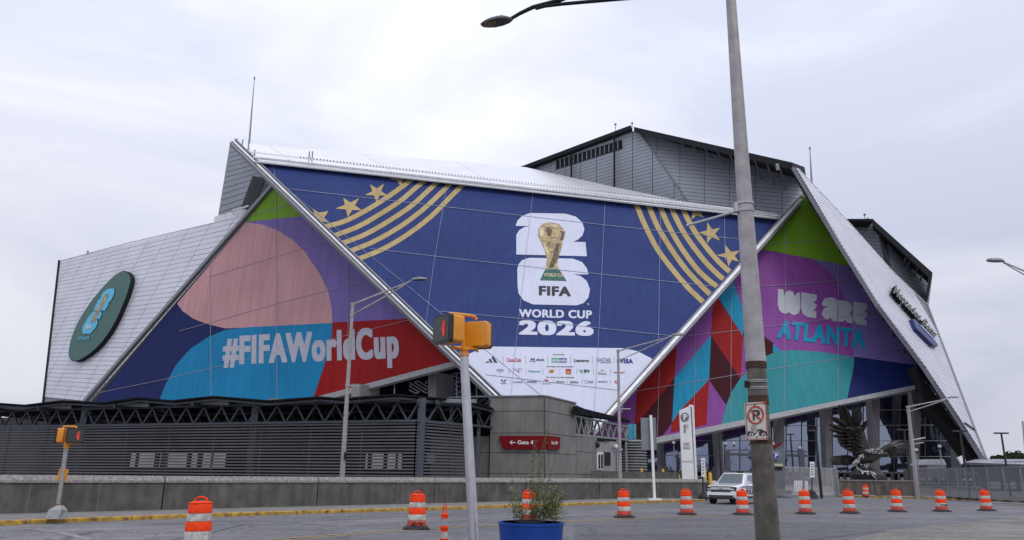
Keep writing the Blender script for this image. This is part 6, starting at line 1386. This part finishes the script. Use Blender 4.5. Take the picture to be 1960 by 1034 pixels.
# ================================================================ POLICE VEHICLE
def vehicle():
    t = thing('police_vehicle', (0, 0, 0), 'white police utility vehicle with a blue stripe, parked by the parapet end', 'police car')
    # local: front at x=0 facing -x, length along +x, width y
    st_ = [(0.00, .74, .42, .62, .98, .66), (0.05, .86, .36, .62, 1.04, .76), (0.14, .95, .33, .62, 1.08, .84), (0.4, .99, .32, .66, 1.12, .88), (1.2, 1.0, .34, .66, 1.20, .88), (1.55, 1.0, .34, .66, 1.22, .92), (3.2, 1.0, .34, .66, 1.22, .95), (5.0, 1.0, .34, .66, 1.20, .93), (5.25, .94, .42, .66, 1.15, .88)]
    mb = MB(); vs = []; fs = []
    for x, hw, zb_, zm, zt, tw in st_:
        half = [(hw * .93, zb_), (hw, zb_ + .1), (hw, zm), (hw, zt - .22), (hw * .985, zt - .08), (tw, zt)]
        ring_ = half + [(-a, b) for a, b in half[::-1]]
        vs += [(x, a, b) for a, b in ring_]
    n_ = 12
    for i in range(len(st_) - 1):
        for k_ in range(n_): fs.append((i * n_ + k_, i * n_ + (k_ + 1) % n_, (i + 1) * n_ + (k_ + 1) % n_, (i + 1) * n_ + k_))
    fs += [tuple(range(n_)), tuple(range((len(st_) - 1) * n_, len(st_) * n_))]
    body = mb.add(vs, fs).build('body', carwhite, t, smooth=True); bv = body.modifiers.new('bevel', 'BEVEL'); bv.width = 0.05; bv.segments = 3; bv.limit_method = 'ANGLE'; bv.angle_limit = R(25)
    # cabin
    cb_ = [(1.42, .92, 1.17), (5.05, .92, 1.19)]; tp_ = [(2.28, .72, 1.86), (4.85, .74, 1.84)]
    v = [Vector((x, s * w_, z)) for x, w_, z in cb_ for s in (-1, 1)] + [Vector((x, s * w_, z)) for x, w_, z in tp_ for s in (-1, 1)]
    # v: 0 fl,1 fr,2 rl,3 rr, 4.. top
    cab = MB().add(v, [(0, 1, 5, 4), (2, 6, 7, 3), (0, 4, 6, 2), (1, 3, 7, 5), (4, 5, 7, 6), (0, 2, 3, 1)]).build('cabin', carwhite, t, smooth=True); bv = cab.modifiers.new('bevel', 'BEVEL'); bv.width = 0.07; bv.segments = 4
    for s in (-1, 1): MB().tube([(2.3, s * .66, 1.87), (2.4, s * .67, 1.91), (4.6, s * .68, 1.89), (4.7, s * .68, 1.85)], .02, 6).build('roof_rail', galv, t)
    def face(a, b, c_, d_, u0, u1, v0, v1, o_):
        f = lambda u, w_: (a.lerp(b, u)).lerp(d_.lerp(c_, u), w_)
        n_ = (b - a).cross(d_ - a).normalized()
        if n_.dot((a + c_) / 2 - Vector((3, 0, 1.4))) < 0: n_ = -n_
        return [f(u0, v0) + n_ * o_, f(u1, v0) + n_ * o_, f(u1, v1) + n_ * o_, f(u0, v1) + n_ * o_]
    def pane(*a, nm='window', m=glasstint): q = face(*a); MB().add(q, [(0, 1, 2, 3)]).build(nm, m, t)
    pane(v[0], v[1], v[5], v[4], .06, .94, .08, .92, .014, nm='windscreen', m=carglass)
    for (A_, B_, C_, D_) in ((v[0], v[2], v[6], v[4]), (v[1], v[3], v[7], v[5])):
        pane(A_, B_, C_, D_, .17, .38, .10, .84, .014); pane(A_, B_, C_, D_, .40, .66, .08, .86, .012); pane(A_, B_, C_, D_, .69, .95, .08, .86, .012)
    pane(v[2], v[3], v[7], v[6], .1, .9, .15, .9, .012)
    # wheels
    for x in (0.95, 4.15):
        for s in (-1, 1):
            w_ = MB().tube([(x, s * 0.78, .40), (x, s * 0.985, .40)], .40, 24).build('wheel', rubber, t, smooth=True); MB().tube([(x, s * .98, .40), (x, s * 1.0, .40)], .25, 16).build('rim', galv, w_)
            MB().tube([(x, s * 0.96, .42), (x, s * 1.004, .42)], .48, 24).build('wheel_arch', blackp, t)
            w_.location.y += s * 0.025
    MB().prism([(-0.012, -.62, .72), (-0.012, .62, .72), (0.02, .66, 1.06), (0.02, -.66, 1.06)], (0.05, 0, 0)).build('grille', blackp, t)
    for z_ in (.76, .88, 1.0): MB().box((-0.02, 0, z_), (.03, 1.2, .014)).build('grille_bar', trimdk, t)
    MB().prism([(-.045, -.13, .93), (-.045, 0, .965), (-.045, .13, .93), (-.045, 0, .895)], (.02, 0, 0)).build('emblem', mat('emblem_gold', (.4, .33, .2), .4, .3), t)
    for s in (-1, 1):
        h = MB().prism([(-.03, s * .66, .78), (.03, s * .95, .82), (.05, s * .95, 1.02), (-.02, s * .66, 1.04)], (.12, 0, 0)).build('headlight', blackp, t); MB().prism([(-.045, s * .70, .84), (-.005, s * .84, .86), (-.005, s * .84, .93), (-.045, s * .70, .92)], (.02, 0, 0)).build('lamp', white, h)
        m_ = MB().box((1.75, s * 1.12, 1.28), (.14, .24, .2)).build('mirror', carwhite, t)
    MB().box((0.02, 0, .50), (.10, 1.5, .12)).build('lower_grille', blackp, t); MB().prism([(-.06, -.86, .54), (-.06, .86, .54), (-.04, .88, .70), (-.04, -.88, .70)], (.1, 0, 0)).build('bumper', carwhite, t); MB().box((.2, 0, .36), (.4, 1.7, .12)).build('skid', blackp, t)
    bs = mat('police_blue', (.03, .05, .25), .4)
    for s in (-1, 1):
        MB().prism([(.6, s * 1.002, 1.0), (5.0, s * 1.002, 1.0), (5.0, s * 1.002, 1.08), (1.1, s * 1.002, 1.06)], (0, s * .006, 0)).build('stripe', bs, t)
        MB().box((2.6, s * 1.003, .40), (2.3, .02, .12)).build('sill', blackp, t)
        x0, x1 = (1.55, 3.35)
        if s < 0: text('POLICE', lambda u, w_: Vector((x0 + (x1 - x0) * u, -1.012, .58 + .28 * w_)), mat('police_ink', (.012, .018, .06), .5), t, bold=.04); text('ATLANTA', lambda u, w_: Vector((x0 + (x1 - x0) * u * .7, -1.012, .90 + .07 * w_)), bs, t, bold=.03)
        else: text('POLICE', lambda u, w_: Vector((x1 - (x1 - x0) * u, 1.012, .58 + .28 * w_)), mat('police_ink', (.012, .018, .06), .5), t, bold=.04)
    return t
pv = vehicle()
fr = G(1381, 965.5)
pv.location = (fr.x, fr.y, 0); pv.rotation_euler = (0, 0, R(90 - 15.4 - 22))
